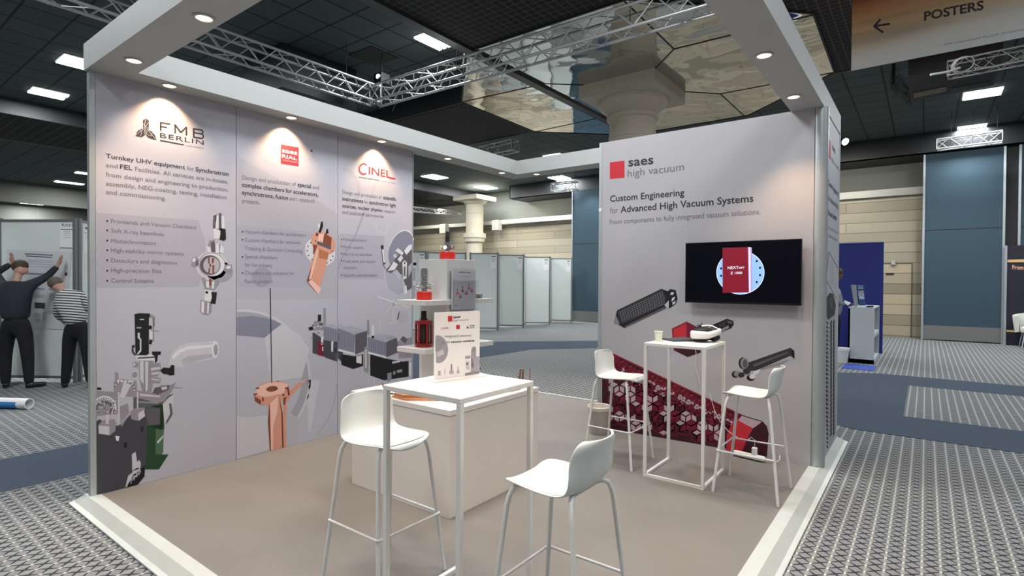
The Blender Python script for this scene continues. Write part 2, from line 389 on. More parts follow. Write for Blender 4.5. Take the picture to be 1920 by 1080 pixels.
partition(9.6, 11.35, 19.0, 5.2, 'partition_panel', 'blue movable wall panel seen between the poster boards and the stand wall')
mb = MB(); mb.box((19.5, -1.95, FZ), (19.9, -1.6, 5.2)); struct(mb, 'trim_3', BLACK)

# ------------------------------------------------------------------ the hall: ceilings at two heights
TZ, GZ = 5.80, 5.42
OCT = [(6.90, 3.30), (8.85, 1.33), (11.55, 1.38), (13.35, 3.30), (13.35, 6.25), (11.6, 8.09), (8.75, 8.03), (6.88, 6.2)]
mb = MB(); mb.face([(-9, -9, TZ), (26, -9, TZ), (26, 44, TZ), (-9, 44, TZ)]); struct(mb, 'ceiling', TILE)
def low(name, pts, m):
    mb = MB(); mb.face([(x, y, GZ) for x, y in pts]); struct(mb, name, m)
low('ceiling', [(-6, -9), (11.6, -9), (11.6, 1.43), (8.85, 1.33), (6.90, 3.30), (6.88, 6.2), (-6, 6.2)], CELL)
low('ceiling', [(8.85, 8.03), (11.6, 8.09), (11.6, 17.3), (8.85, 17.3)], CELL)
low('ceiling', [(-9, 17.3), (15.5, 17.3), (15.5, 20.4), (-9, 20.4)], SLAT)
low('ceiling', [(15.5, 17.3), (20.6, 17.3), (20.6, 20.4), (15.5, 20.4)], CELL)
mb = MB()
n = len(OCT); c0 = (10.1, 4.75)
for i in range(n):
    a, b = OCT[i], OCT[(i + 1) % n]; mb.face([(c0[0], c0[1], GZ - 0.01), (a[0], a[1], GZ - 0.01), (b[0], b[1], GZ - 0.01)])
struct(mb, 'ceiling', MIRROR)
mb = MB()
# black joints between the mirror sheets, the frame round them
J = [((6.9, 3.35), (8.84, 3.37)), ((8.84, 3.37), (9.5, 4.0)), ((8.84, 3.37), (8.9, 1.33)), ((11.5, 3.4), (10.9, 3.97)), ((11.5, 3.4), (11.55, 1.38)), ((11.5, 3.4), (13.35, 3.4)),
     ((6.9, 6.0), (8.9, 5.97)), ((8.9, 5.97), (9.4, 5.4)), ((8.9, 5.97), (8.75, 8.03)), ((11.5, 6.0), (11.6, 8.09)), ((11.5, 6.0), (13.35, 6.0)), ((11.5, 6.0), (10.9, 5.5))]
for a, b in J: mb.bar((*a, GZ - 0.012), (*b, GZ - 0.012), 0.018, 0.012)
for i in range(n): mb.bar((*OCT[i], GZ - 0.012), (*OCT[(i + 1) % n], GZ - 0.012), 0.03, 0.02)
struct(mb, 'trim_4', BLACK)
# dark bulkhead faces between the two ceiling heights
mb = MB()
mb.box((8.80, 8.05, GZ), (8.88, 17.3, TZ)); mb.box((11.56, 8.1, GZ), (11.62, 17.3, TZ)); struct(mb, 'wall_bulkhead', FASDARK)
mb = MB(); mb.box((-9, 17.22, GZ), (20.6, 17.3, TZ)); mb.box((-9, 20.4, GZ), (20.6, 20.5, TZ)); struct(mb, 'wall_bulkhead', FASDARK)
mb = MB(); mb.box((19.3, -9, 5.21), (20.62, 14.8, 5.24)); mb.box((19.3, -9, 5.21), (19.36, 14.8, TZ)); mb.box((19.3, 14.76, 5.21), (20.6, 14.8, TZ)); struct(mb, 'wall_bulkhead', FASDARK)
mb = MB(); mb.box((11.6, -9, GZ - 0.01), (11.68, 1.4, TZ)); struct(mb, 'wall_bulkhead', FASDARK)
mb = MB(); mb.box((-6, 6.05, GZ - 0.05), (13.0, 6.22, GZ + 0.02)); mb.box((-6, 6.20, GZ), (6.9, 6.22, TZ)); struct(mb, 'trim_5', mat('dark_beam', (0.035, 0.036, 0.04), 0.4))
mb = MB(); mb.face([(6.88, 6.25, GZ), (8.75, 8.03, GZ), (8.75, 8.03, TZ), (6.88, 6.25, TZ)]); struct(mb, 'wall_bulkhead', FASDARK)

# far-left grey gallery wall panels, and dark openings
mb = MB(); mb.box((-9, 32.0, 4.9), (26, 32.1, TZ)); struct(mb, 'wall_bulkhead', STONEX)

# long ceiling beam of white rail along the back wall, with two square boxes
t = thing('wall_rail', (19.7, 16, 4.2), 'long white cable rail running along the sandstone back wall', 'rail')
a = onx(773, 431, 19.6); b = onx(1072, 411, 19.6)
mb = MB(); mb.bar((19.6, 24, a.z + 0.10), (19.6, 11.3, a.z + 0.0), 0.12, 0.16); mb.build('rail', RAILW, t)
for (x0, y0, x1, y1), lab in (((829, 421, 840, 438), 'square white junction box on the wall rail, nearest the tower'), ((927, 414, 939, 432), 'square white junction box on the wall rail, right of the far column')):
    p = onx(x0, y0, 19.5); q = onx(x1, y1, 19.5)
    mb = MB(); mb.box((19.3, p.y, p.z), (19.6, q.y, q.z))
    tag(mb.build('junction_box', RAILW, org=(19.45, (p.y + q.y) / 2, q.z), bevel=0.02), lab, 'junction box', 'square white boxes on the wall rail')

# ------------------------------------------------------------------ columns
def column(cx, cy, r, top, label, square=True):
    t = thing('stone_column', (cx, cy, FZ), label, 'column', 'round stone columns of the hall')
    mb = MB()
    mb.lathe([(r, FZ), (r, top - 1.02), (r * 1.03, top - 1.02), (r * 1.03, top - 0.98), (r, top - 0.98), (r * 0.99, top - 0.66)], (cx, cy, 0), n=48); mb.build('shaft', COLUMN, t)
    mb = MB()
    mb.lathe([(r * 0.99, top - 0.66), (r * 1.10, top - 0.64), (r * 1.12, top - 0.58), (r * 1.08, top - 0.54), (r * 1.15, top - 0.50), (r * 1.38, top - 0.42), (r * 1.5, top - 0.34), (r * 1.5, top - 0.27)], (cx, cy, 0), n=48)
    mb.build('capital', COLUMN, t)
    mb = MB(); h = r * 1.72
    mb.box((cx - h, cy - h, top - 0.27), (cx + h, cy + h, top)); mb.build('abacus', COLUMN, t)
column(10.18, 4.72, 0.455, GZ, 'large round stone column passing through the mirrored ceiling')
t = thing('stone_column', (18.9, 16.5, FZ), 'far round stone column standing behind the poster boards', 'column', 'round stone columns of the hall')
mb = MB(); zt = 5.42
mb.lathe([(0.36, FZ), (0.36, 3.30), (0.46, 3.34), (0.48, 3.48), (0.52, 3.52), (0.52, 3.72), (0.40, 3.74), (0.40, 4.6), (0.42, 4.64), (0.40, 4.68), (0.40, 5.02)], (18.9, 16.5, 0), n=40); mb.build('shaft', COLUMN, t)
mb = MB(); mb.lathe([(0.40, 5.02), (0.50, 5.10), (0.60, 5.2)], (18.9, 16.5, 0), n=40); mb.box((18.2, 15.8, 5.2), (19.6, 17.2, 5.4)); mb.build('capital', COLUMN, t)

# ------------------------------------------------------------------ ceiling lamps
def troffer(x, y, z, nx, ny, sx, sy, label, power, group='tube lamps in the hall ceiling', tubes=3, along='x'):
    t = thing('ceiling_lamp', (x, y, z), label, 'ceiling lamp', group)
    mb = MB(); mb.box((x - sx / 2 - .02, y - sy / 2 - .02, z - .01), (x + sx / 2 + .02, y + sy / 2 + .02, z + .05)); mb.build('housing', GREYM, t)
    for k in range(tubes):
        mb = MB()
        if along == 'x':
            c = y - sy / 2 + sy * (k + .5) / tubes; mb.box((x - sx / 2, c - sy / tubes * .27, z - .04), (x + sx / 2, c + sy / tubes * .27, z - .01))
        else:
            c = x - sx / 2 + sx * (k + .5) / tubes; mb.box((c - sx / tubes * .27, y - sy / 2, z - .04), (c + sx / tubes * .27, y + sy / 2, z - .01))
        mb.build('tube', LAMPE, t)
    area_light('ceiling_lamp_light', (x, y, z - .06), sx, sy, power)
def lamp_at(x0, y0, z, **k):
    p = onz(x0, y0, z); troffer(p.x, p.y, z, 1, 1, **k)
lamp_at(811.5, 76, TZ, sx=0.62, sy=0.34, label='three-tube ceiling lamp beside the dark beam, above the lighting truss', power=90, tubes=3)
lamp_at(91, 174, TZ, sx=0.64, sy=0.62, label='two-part ceiling lamp at far left above the dark bulkhead', power=140, tubes=2)
lamp_at(150, 117, TZ, sx=0.62, sy=0.62, label='ceiling lamp half hidden behind the left corner of the white header', power=140, tubes=5)
lamp_at(1842, 174, TZ, sx=0.60, sy=0.66, label='six-tube ceiling lamp at right, nearer of the two under the banner', power=200, tubes=6, along='y')
p = onz(1822, 238, TZ)
troffer(p.x, p.y, TZ, 1, 1, sx=0.55, sy=0.60, label='six-tube ceiling lamp at right, farther of the two, close to the bulkhead', power=200, tubes=6, along='y')
lamp_at(1040, 291.5, TZ, sx=0.5, sy=0.66, label='ceiling lamp showing just over the back header, right of the corner', power=200, tubes=6, along='y')
lamp_at(815, 331, TZ, sx=0.9, sy=0.75, label='ceiling lamp seen under the left header beside the printed wall', power=220, tubes=4)
lamp_at(911, 351, TZ, sx=0.9, sy=0.75, label='ceiling lamp seen below the header corner, above the far column', power=220, tubes=4)
lamp_at(1050, 333, TZ, sx=0.8, sy=0.75, label='ceiling lamp seen under the back header beside the stand wall', power=220, tubes=4)
lamp_at(62, 381, TZ, sx=1.0, sy=1.0, label='round-ended ceiling lamp far away at left, lowest of its row', power=300, tubes=1)
lamp_at(118, 367, TZ, sx=1.0, sy=1.0, label='round-ended ceiling lamp far away at left, second lowest of its row', power=300, tubes=1)
lamp_at(130, 342, TZ, sx=1.0, sy=0.6, label='far ceiling lamp partly behind the hanging black rig at left', power=250, tubes=1)
lamp_at(165, 325, TZ, sx=0.8, sy=0.6, label='far ceiling lamp cut off by the edge of the printed wall', power=250, tubes=1)

# unseen lights that brighten the sandstone and partitions, no fittings on the bulkhead
for (x, y, z, tx, ty, tz, pw) in ((18.6, -0.8, 5.15, 19.5, -0.8, 3.6, 60), (18.3, 10.5, 5.1, 19.1, 10.5, 3.4, 60)):
    spot_light('unseen_partition_wash', (x, y, z), pw, (0.8, 0.92, 1.0), math.radians(110), 1.0, (tx, ty, tz), 0.1)
for y in (14.0, 19.0): area_light('unseen_wall_wash', (18.4, y, 5.0), 0.3, 2.0, 80, (1.0, 0.96, 0.82), (0, math.radians(-35), 0))
area_light('unseen_wall_wash', (18.2, 2.2, 5.0), 0.3, 1.5, 60, (1.0, 0.97, 0.88), (0, math.radians(-35), 0))
for (x, y) in ((14.0, -3.0), (15.0, 5.0), (8.0, 14.0), (2.5, 13.0), (14.0, 13.0)):
    area_light('hall_lamp_and_fill', (x, y, 5.3), 1.2, 1.2, 180)  # added lights over the far hall, no fittings built

# ================================================================== THE STAND
H = 3.027          # top of the wall panels = underside of the header
X0, X1, Y0, Y1 = 1.256, 6.31, 0.694, 4.77
WY, WX, SY = 4.715, 5.20, 0.700        # printed faces: left wall, screen wall, side of the screen wall
# platform and its edge ramps
mb = MB(); mb.box((1.264, 0.695, FZ), (6.288, 4.76, 0.0)); tag(mb.build('stand_platform', PLATF), 'low taupe vinyl platform under the whole exhibition stand', 'platform')
t = thing('edge_ramp', (1.2, 2.7, FZ), 'aluminium edge ramp along the near left side of the platform', 'ramp', 'aluminium edge ramps of the platform')
def ramp(t, prof, a, b, along):
    for k, (m, nm) in enumerate(((RAMPA, 'outer_lip'), (RAMPB, 'tread'), (RAMPA, 'inner_flange'))):
        (u0, z0), (u1, z1) = prof[k], prof[k + 1]; mb = MB()
        if along == 'y': pts = [(u0, a, z0), (u0, b, z0), (u1, b, z1), (u1, a, z1)]
        else: pts = [(a, u0, z0), (b, u0, z0), (b, u1, z1), (a, u1, z1)]
        mb.prism(pts, (0, 0, -0.0035 if k == 2 else -0.010)); mb.build(nm, m, t)
ramp(t, [(1.168, FZ + .012), (1.196, FZ + .020), (1.262, 0.005), (1.335, 0.005)], 0.60, 4.80, 'y')
t = thing('edge_ramp', (4, 0.64, FZ), 'aluminium edge ramp along the right side of the platform', 'ramp', 'aluminium edge ramps of the platform')
ramp(t, [(0.600, FZ + .012), (0.628, FZ + .020), (0.692, 0.005), (0.698, 0.005)], 1.34, 6.36, 'x')
mb = MB(); mb.box((1.34, .698, .0015), (5.19, .775, .005)); mb.build('inner_flange', RAMPA, t)
mb = MB(); mb.box((6.29, 2.8, FZ), (6.33, 4.80, 0.006)); tag(mb.build('edge_strip', RAMPA), 'thin pale edging strip along the back edge of the platform', 'edging')

# header: a ring of white beams
t = thing('header_frame', (X0, Y0, H), 'white square header frame over the stand', 'header')
HT = 3.214
mb = MB()
mb.box((X0, Y0 + .25, H), (X0 + .25, Y1 - .26, HT)); mb.build('beam', FASCIA, t)
mb = MB(); mb.box((X0, Y1 - .26, H), (X1, Y1, HT)); mb.build('beam', FASCIA, t)
mb = MB(); mb.box((X0, Y0, H), (X1, Y0 + .25, HT)); mb.build('beam', FASCIA, t)
mb = MB(); mb.box((X1 - .26, Y0 + .25, H), (X1, Y1 - .26, HT)); mb.build('beam', FASCIA, t)
# recessed spotlights in the underside of the header
DL = [((1.40, 4.27), 'over the near left corner of the header, outer row', 45), ((1.41, 3.255), 'in the near header beam, second from the left corner', 45),
      ((1.743, 4.60), 'above the first printed panel', 60), ((2.742, 4.60), 'above the middle printed panel', 60), ((3.774, 4.60), 'above the third printed panel', 60),
      ((4.775, 4.60), 'in the left header beam past the printed panels', 45), ((5.824, 4.60), 'in the left header beam nearest the back corner', 45),
      ((6.175, 4.27), 'in the back header beam beside the corner', 45), ((4.796, 0.853), 'in the right header beam nearest the screen wall', 60), ((3.811, 0.853), 'in the right header beam, farther from the screen wall', 60)]
WARM = (1.0, 0.66, 0.38)
for (x, y), lab, pw in DL:
    s = thing('downlight', (x, y, H), 'warm recessed spotlight ' + lab, 'spotlight', 'warm recessed spotlights in the header')
    mb = MB(); mb.lathe([(0.058, 0), (0.058, -0.006), (0.044, -0.008), (0.044, 0)], (x, y, H), n=24); mb.build('trim_ring', FASCIA, s)
    mb = MB(); mb.lathe([(0.0001, -0.012), (0.028, -0.010), (0.043, -0.004)], (x, y, H), n=20); mb.build('lens', WARME, s)
    spot_light('downlight_beam', (x, y, H - 0.02), pw * (0.72 if y > 4.5 and x < 4.3 else 0.9), WARM, math.radians(104 if y > 4.5 else 96), 0.75, (x, y + (0.22 if y > 4.5 and x < 4.3 else 0), 2.0), 0.02)
for (x, y) in ((1.40, 2.2), (1.40, 1.1), (2.8, 0.853), (1.9, 0.853)):
    spot_light('downlight_beam', (x, y, H - 0.02), 36, WARM, math.radians(92), 0.6, (x, y, 0), 0.02)

# ---- printed colours
def pc(name, c, r=0.62): return mat('print_' + name, c, r, spec=0.3)
BASE1 = mat('print_base', (0.435, 0.422, 0.468), 0.60, noise=0.025, nscale=1.2, spec=0.3)
BASE2 = mat('print_base_screen_wall', (0.425, 0.405, 0.420), 0.60, noise=0.03, nscale=1.2, spec=0.3)
CL = dict(ink=(0.035, 0.03, 0.035), grey=(0.17, 0.155, 0.18), mid=(0.30, 0.29, 0.33), red=(0.52, 0.028, 0.040), white=(0.66, 0.64, 0.67), black=(0.012, 0.012, 0.014),
          lt=(0.52, 0.50, 0.53), band=(0.375, 0.355, 0.41), pale=(0.40, 0.385, 0.42), cop=(0.62, 0.29, 0.20), copd=(0.20, 0.06, 0.035), copl=(0.78, 0.47, 0.38), chrl=(0.62, 0.60, 0.62),
          chrm=(0.26, 0.24, 0.26), chrd=(0.10, 0.09, 0.10), green=(0.018, 0.055, 0.022), greenl=(0.07, 0.13, 0.07), box=(0.055, 0.053, 0.065), orange=(0.42, 0.16, 0.06), steel=(0.21, 0.21, 0.27),
          steell=(0.36, 0.36, 0.42), maroon=(0.16, 0.012, 0.028), marod=(0.045, 0.008, 0.016), rose=(0.48, 0.36, 0.40), redd=(0.30, 0.015, 0.03), dkbar=(0.035, 0.033, 0.038), hair=(0.33, 0.32, 0.35))
KEYS = list(CL); PM = [pc(k, CL[k]) for k in KEYS]; I = {k: i for i, k in enumerate(KEYS)}
LW = Plane(ony, WY, (0, -1, 0)); TW = Plane(onx, WX, (-1, 0, 0)); SW = Plane(ony, SY, (0, -1, 0))

# ---- left wall: three printed panels
LABS = ['tall printed wall at the near left, lettered FMB BERLIN, showing black and chrome machinery', 'tall printed wall in the middle, with red square logo and copper parts', 'tall printed panel at the far end of the left wall, lettered CINEL in red']
XS = [ony(179.5, 600, WY).x, ony(443, 600, WY).x, ony(633, 600, WY).x, ony(772.5, 600, WY).x]
PAN = []
for i in range(3):
    t = thing('exhibition_wall', (XS[i], WY, 0), LABS[i], 'exhibition wall', 'printed panels of the left stand wall')
    mb = MB(); mb.box((XS[i] + 0.002, WY, 0.0), (XS[i + 1] - 0.002, WY + .035, H)); bd = mb.build('board', BASE1, t, bevel=0.002)
    PAN.append(bd)
mb = MB(); mb.box((XS[0] - 0.035, WY - 0.003, 0), (XS[0], WY + 0.045, H)); mb.build('end_profile', ALU, PAN[0].parent)
mb = MB(); mb.box((XS[3], WY - 0.003, 0), (XS[3] + 0.012, WY + 0.045, H)); mb.build('end_profile', ALU, PAN[2].parent)

def T(mb, pl, rows, lay=6):
    for s, x0, y0, x1, y1, h, c, b in rows: text(mb, pl, s, x0, y0, x1, y1, h, I[c], b, lay)
B = 0.013
# panel 1 lettering
mb = MB()
T(mb, LW, [("Turnkey UHV equipment", 198.5, 296, 346.7, 317.5, 8.5, 'ink', B), ("for", 350.8, 318.7, 363.3, 320.5, 8, 'grey', 0), ("Synchrotron", 366.7, 321, 428.3, 330, 8, 'ink', B),
 ("and", 198.3, 313.3, 220.8, 315.8, 8, 'grey', 0.005), ("FEL", 225, 316.3, 248, 319.3, 8.5, 'ink', B), ("Facilities. All services are in-house,", 253.3, 320.3, 427.5, 344.2, 8, 'grey', 0.005),
 ("from design and engineering to production,", 198.3, 330.8, 427.5, 359.2, 8.3, 'grey', 0.005), ("assembly, NEG-coating, testing, installation", 198.3, 347.5, 425, 373.3, 8.3, 'grey', 0.005),
 ("and commissioning.", 198.3, 363.3, 310.8, 375.8, 8.3, 'grey', 0.005)])
mb.build('lettering', PM, PAN[0])
mb = MB()
T(mb, LW, [
 ("Frontends and Vacuum Chambers", 208.3, 418, 367.5, 429.7, 7.8, 'grey', 0), ("Soft X-ray beamlines", 208.3, 435.8, 307.5, 443, 7.8, 'grey', 0), ("Monochromators", 208.3, 455, 292.5, 459.7, 7.8, 'grey', 0),
 ("High-stability mirror systems", 208.3, 472.5, 344, 479.2, 7.8, 'grey', 0), ("Detectors and diagnostics", 208.3, 491.7, 331.7, 495.8, 7.8, 'grey', 0), ("High-precision Slits", 208.3, 510.3, 302.5, 512, 7.8, 'grey', 0), ("Control Systems", 208.3, 529.7, 288.3, 530, 7.8, 'grey', 0)])
for k, y in enumerate((414.5, 432, 451, 469, 488, 507.5, 526.5)): draw(mb, LW, ellipse(201, y, 1.9, 1.9, n=10), I['ink'], 6)
mb.build('bullet_list', PM, PAN[0])
mb = MB()
for q, w_ in (("301.3,245.5 301.3,228.5", 3.0), ("300,229.6 319.3,232.6", 2.8), ("301,237.2 313.5,239.2", 2.6), ("328.3,250.2 328.3,233", 3.0), ("349.4,254.2 349.4,238", 3.0), ("328,233.8 338.8,248.5 349.6,238.2", 3.0),
    ("363.2,257 363.2,240.5", 3.0), ("362,241.4 377.5,243.8 380.2,246 380,249.5 377.5,251", 2.6), ("363,248.6 377.5,251", 2.4), ("377.5,251 380.8,253 380.8,258 378.6,259.7 362,257", 2.6)): stroke(mb, LW, q, w_, I['ink'], 6)
text(mb, LW, "BERLIN", 300, 257.8, 381.7, 271.9, 9, I['ink'], 0.004, 6, 1.15)
draw(mb, LW, "300,262.0 344.7,270.6 344.7,272.6 300,264.2", I['ink'], 6); text(mb, LW, "a saes company", 347, 273.2, 381.5, 278.8, 3.2, I['grey'], 0, 6)
draw(mb, LW, "267.5,226 273.3,221.3 279.5,226.7 278.3,245 274,253.3 272,253.3 268.3,245", I['ink'], 4)
draw(mb, LW, "253.3,255 258,245 266.7,241 270,247 272,253.5 265,257.8", I['ink'], 5); draw(mb, LW, "276.7,243.3 285,246.7 290.8,254 293.3,262.5 285,261 276.7,257.5 274,253.5", I['ink'], 5)
for q in ("273.3,221.3 271,234 274,253", "279,229 270,240 272,253", "268,232 276,240 275,252", "254,254 263,246 268,243", "262,257 266,249 263,244", "277,244 284,252 292,261", "286,248 283,255 276,252"): stroke(mb, LW, q, 0.55, I['lt'], 7)
mb.build('logo', PM, PAN[0])
# panel 1 artwork
mb = MB()
draw(mb, LW, "179.8,399 372,413 384,450 388,500 372,537.5 180,539", I['band'], 0)
# chrome cross-shaped instrument
G = [("404,402 418,403 421,430 399,429", 'chrm', 2), ("400,404 406,403 404,428 399,427", 'chrd', 3), ("404.5,403.5 410,403 410,430 404,430", 'chrl', 3), ("413,404 420,405 421,428 414,428", 'chrl', 3), ("410,399.5 415,399.5 415.5,432 410,432", 'chrd', 4),
 ("400,429 414,429 414,449 401,447", 'chrl', 3), ("413,428 423,430 424,448 420,452 411,449 413,440", 'black', 4), ("392,451 400,450 402,457 418,458 416,476 396,473 388,468", 'chrm', 2), ("395,456 402,450 404,472 397,472", 'chrd', 3), ("404,458 410,456 411,474 404,474", 'chrl', 4),
 ("414,456 420,466 417,476 412,472", 'chrl', 4), ("387,462 394,463 396,474 389,472", 'chrl', 4)]
for q, c, l in G: draw(mb, LW, q, I[c], l)
draw(mb, LW, ellipse(397, 498, 30, 27, 12), I['lt'], 1); draw(mb, LW, ellipse(412, 510, 25, 20, 0), I['mid'], 1)
draw(mb, LW, ellipse(397, 496, 25, 22.5, 8), I['chrm'], 3); draw(mb, LW, ellipse(397.5, 496, 23.5, 21, 8), I['chrl'], 4); draw(mb, LW, ellipse(394, 497, 19.5, 18.5, 8), I['chrd'], 5)
draw(mb, LW, ellipse(396.5, 497.5, 15.5, 15.5, 8), I['pale'], 6)
for q in ("390,483 393,483 393,494 390,494", "397,484 402,484 400,494 397,493", "398,497 402,497 401,514 398,514", "391,503 394,503 393,514 390,513", "392,496 394,493 396,498 394,503"): draw(mb, LW, q, I['copd'], 7)
for q, c, l in [("360,484 366,481 373,485 372,499 364,502 358,498", 'chrm', 2), ("361,485 366,483 367,490 361,491", 'chrl', 3), ("367,488 371,488 371,498 367,498", 'chrd', 3), ("419,497 434,496 436,512 431,514 420,508", 'chrm', 2), ("424,499 432,498 432,504 424,504", 'chrl', 3),
 ("378,522 384,520 386,527 404,528 408,521 411,533 402,544 384,542", 'chrm', 2), ("386,528 392,528 392,540 387,539", 'chrl', 3), ("397,528 402,528 401,541 397,541", 'chrl', 3), ("392,523 397,524 396,536 392,535", 'copd', 4), ("384,543 398,545 397,566 383,564", 'chrl', 3),
 ("396,547 407,548 404,570 394,569 397,558", 'black', 4), ("385,546 390,546 390,551 385,550", 'black', 5), ("376,562 398,567 396,586 390,591 382,590 375,584", 'chrm', 3), ("378,564 383,566 382,588 377,584", 'chrl', 4), ("389,567 392,568 391,588 388,588", 'chrl', 4)]: draw(mb, LW, q, I[c], l)
# pale elbow tube
draw(mb, LW, "316,683 322,663 336,649 352,643 402,639 404,672 372,679 340,677 345,690 316,686", I['lt'], 1); draw(mb, LW, "322,668 336,655 354,649 398,646 398,651 354,655 338,661 326,674", I['white'], 2)
draw(mb, LW, "338,676 352,668 398,663 398,670 360,678", I['pale'], 2); draw(mb, LW, ellipse(403.5, 655.5, 6.5, 16), I['white'], 3); draw(mb, LW, ellipse(404.5, 656, 4, 11), I['mid'], 4)
# standing machine, black column on chrome stack
for q, c, l in [("252,589 262,587 281,588 281,594 279,596 279,663 274,667 254,665 252.5,600", 'black', 3), ("281,588 291,594 290,612 288,614 286,595 279,596", 'chrm', 3), ("286,596 289,596 289,640 286,640", 'chrm', 3), ("256,613 265,613 265,616 256,616", 'chrm', 5),
 ("258,624 262,624 262,633 265,636 265,658 260,664 256,664 262,656 262,637 258,634", 'lt', 5), ("247,648 253,646 253,651 250,653 251,660 255,665 252,667 247,660", 'dkbar', 2), ("279,610 285,611 284,618 279,617", 'black', 4), ("280,636 286,638 284,646 279,645", 'black', 4),
 ("262,598 270,598 270,600 262,600", 'lt', 5), ("284,619 299,620 299,621.5 284,621", 'chrm', 4), ("281,620 287,620 287,636 281,636", 'chrl', 2),
 ("285,659 302,659 301,665 296,666 295,676 291,682 290,668 285,665", 'black', 4), ("254,668 286,664 293,670 291,676 258,676", 'chrl', 3), ("258,670 290,668 290,671 258,673", 'chrd', 4), ("260,676 288,675 288,712 284,735 268,736 262,715", 'chrm', 2),
 ("262,677 269,677 269,720 263,712", 'lt', 3), ("272,678 278,678 277,730 273,735", 'lt', 3), ("280,684 300,680 302,690 296,706 284,706", 'chrm', 3), ("283,690 300,688 300,692 283,695", 'lt', 4), ("284,699 298,697 297,701 284,703", 'lt', 4),
 ("300,695 306,689 318,690 321,684 327,685 327,703 319,704 314,702 306,701", 'black', 5), ("248,681 254,678 260,682 258,689 250,688", 'chrm', 3), ("249,682 253,680 254,685 250,686", 'lt', 4), ("248,700 254,697 258,703 254,708 248,706", 'chrm', 3),
 ("282,706 302,709 300,719 284,718", 'chrm', 3), ("284,709 300,712 299,714 284,712", 'lt', 4), ("215,697 222,699 222,710 256,714 258,745 216,741", 'chrm', 2), ("220,712 250,714 250,717 220,716", 'chrl', 4), ("213,715 232,712 250,722 252,742 214,742", 'chrm', 3)]: draw(mb, LW, q, I[c], l)
for k in range(16):
    a = math.radians(200 + k * 11); draw(mb, LW, ellipse(233 + 19 * math.cos(a), 730 + 16 * math.sin(a), 1.3, 1.5, n=8), I['chrl'] if k % 2 else I['chrd'], 5)
for q, c, l in [("232,716 246,722 232,748 224,744", 'lt', 4), ("182,726 190,727 190,731 182,731", 'black', 3), ("182,733 222,735 222,776 182,780", 'chrm', 2), ("258,732 286,736 302,722 320,722 330,716 322,734 308,752 296,756 260,746", 'chrm', 3), ("290,727 318,722 316,731 296,740 286,737", 'chrd', 4),
 ("302,726 312,724 314,729 304,732", 'lt', 5), ("326,725 342,727 342,728 326,727", 'chrm', 3), ("262,738 300,742 300,745 262,742", 'lt', 5), ("250,745 308,744 326,738 308,757 306,775 304,806 250,790", 'chrd', 2), ("256,752 296,754 296,757 256,755", 'chrm', 4), ("260,760 292,764 292,766 260,762", 'greenl', 4),
 ("305,757 318,744 326,740 323,770 311,792 308,792", 'lt', 3), ("317,757 321,756 324,776 312,796 311,791 319,776", 'chrd', 4), ("250,770 306,757 308,800 304,850 293,875 268,880 250,850", 'green', 2), ("292,804 307,806 306,848 291,862", 'greenl', 3), ("294,828 306,816 306,820 296,832", 'lt', 4),
 ("272,872 292,852 316,852 298,880 272,880", 'green', 4), ("256,765 300,765 300,796 256,800", 'chrd', 3)]: draw(mb, LW, q, I[c], l)
ring(mb, LW, 196, 764, 22, 22, 6, I['chrl'], 4, 0, 180, 400, 30); ring(mb, LW, 195, 766, 15, 15, 3, I['chrd'], 5, 0, 170, 400, 24)
for k in range(14):
    a = math.radians(190 + k * 15); draw(mb, LW, ellipse(196 + 18 * math.cos(a), 764 + 18 * math.sin(a), 1.4, 1.4, n=8), I['chrd'], 6)
for k in range(30): draw(mb, LW, ellipse(184 + random.random() * 34, 748 + random.random() * 28, 1 + random.random() * 1.6, 1 + random.random(), n=7), I[random.choice(['chrl', 'chrd', 'lt'])], 6)
for q, c, l in [("221,735 224,735 224,792 221,792", 'lt', 6), ("256.5,735 259.5,735 259,768 256.5,768", 'lt', 6), ("225,762 240,756 242,776 226,792", 'chrm', 5), ("181,790 186,786 204,796 222,798 244,778 272,768 276,790 275,846 271,890 258,915 182,928", 'box', 4),
 ("184,798 192,788 214,786 218,792 216,808 206,816 185,813", 'chrm', 6), ("185,798 205,799 205,816 185,813", 'lt', 7), ("198,777 204,777 204,795 198,795", 'lt', 7), ("244,772 254,765 272,764 270,772 259,789 246,786", 'chrm', 6), ("259,775 270,768 272,780 260,789", 'lt', 7),
 ("216,817 224,818 222,827 218,826", 'white', 7), ("232,830 239,830 237,840 232,838", 'black', 7), ("264,800 269,800 268,810 264,808", 'black', 7), ("225,795 240,783 244,776 228,800", 'chrm', 6),
 ("247,852 254,847 257,866 261,862 264,868 263,878 248,884", 'lt', 8), ("248,883 263,872 262,884 249,890", 'lt', 8), ("235,913 240,892 248,886 250,884 248,900 240,914", 'lt', 8), ("248,892 271,873 271,893 258,912 237,917", 'black', 8)]: draw(mb, LW, q, I[c], l)
text(mb, LW, "FMB", 245, 907, 264, 886, 9, I['lt'], 0.01, 10)
mb.build('printed_artwork', PM, PAN[0])

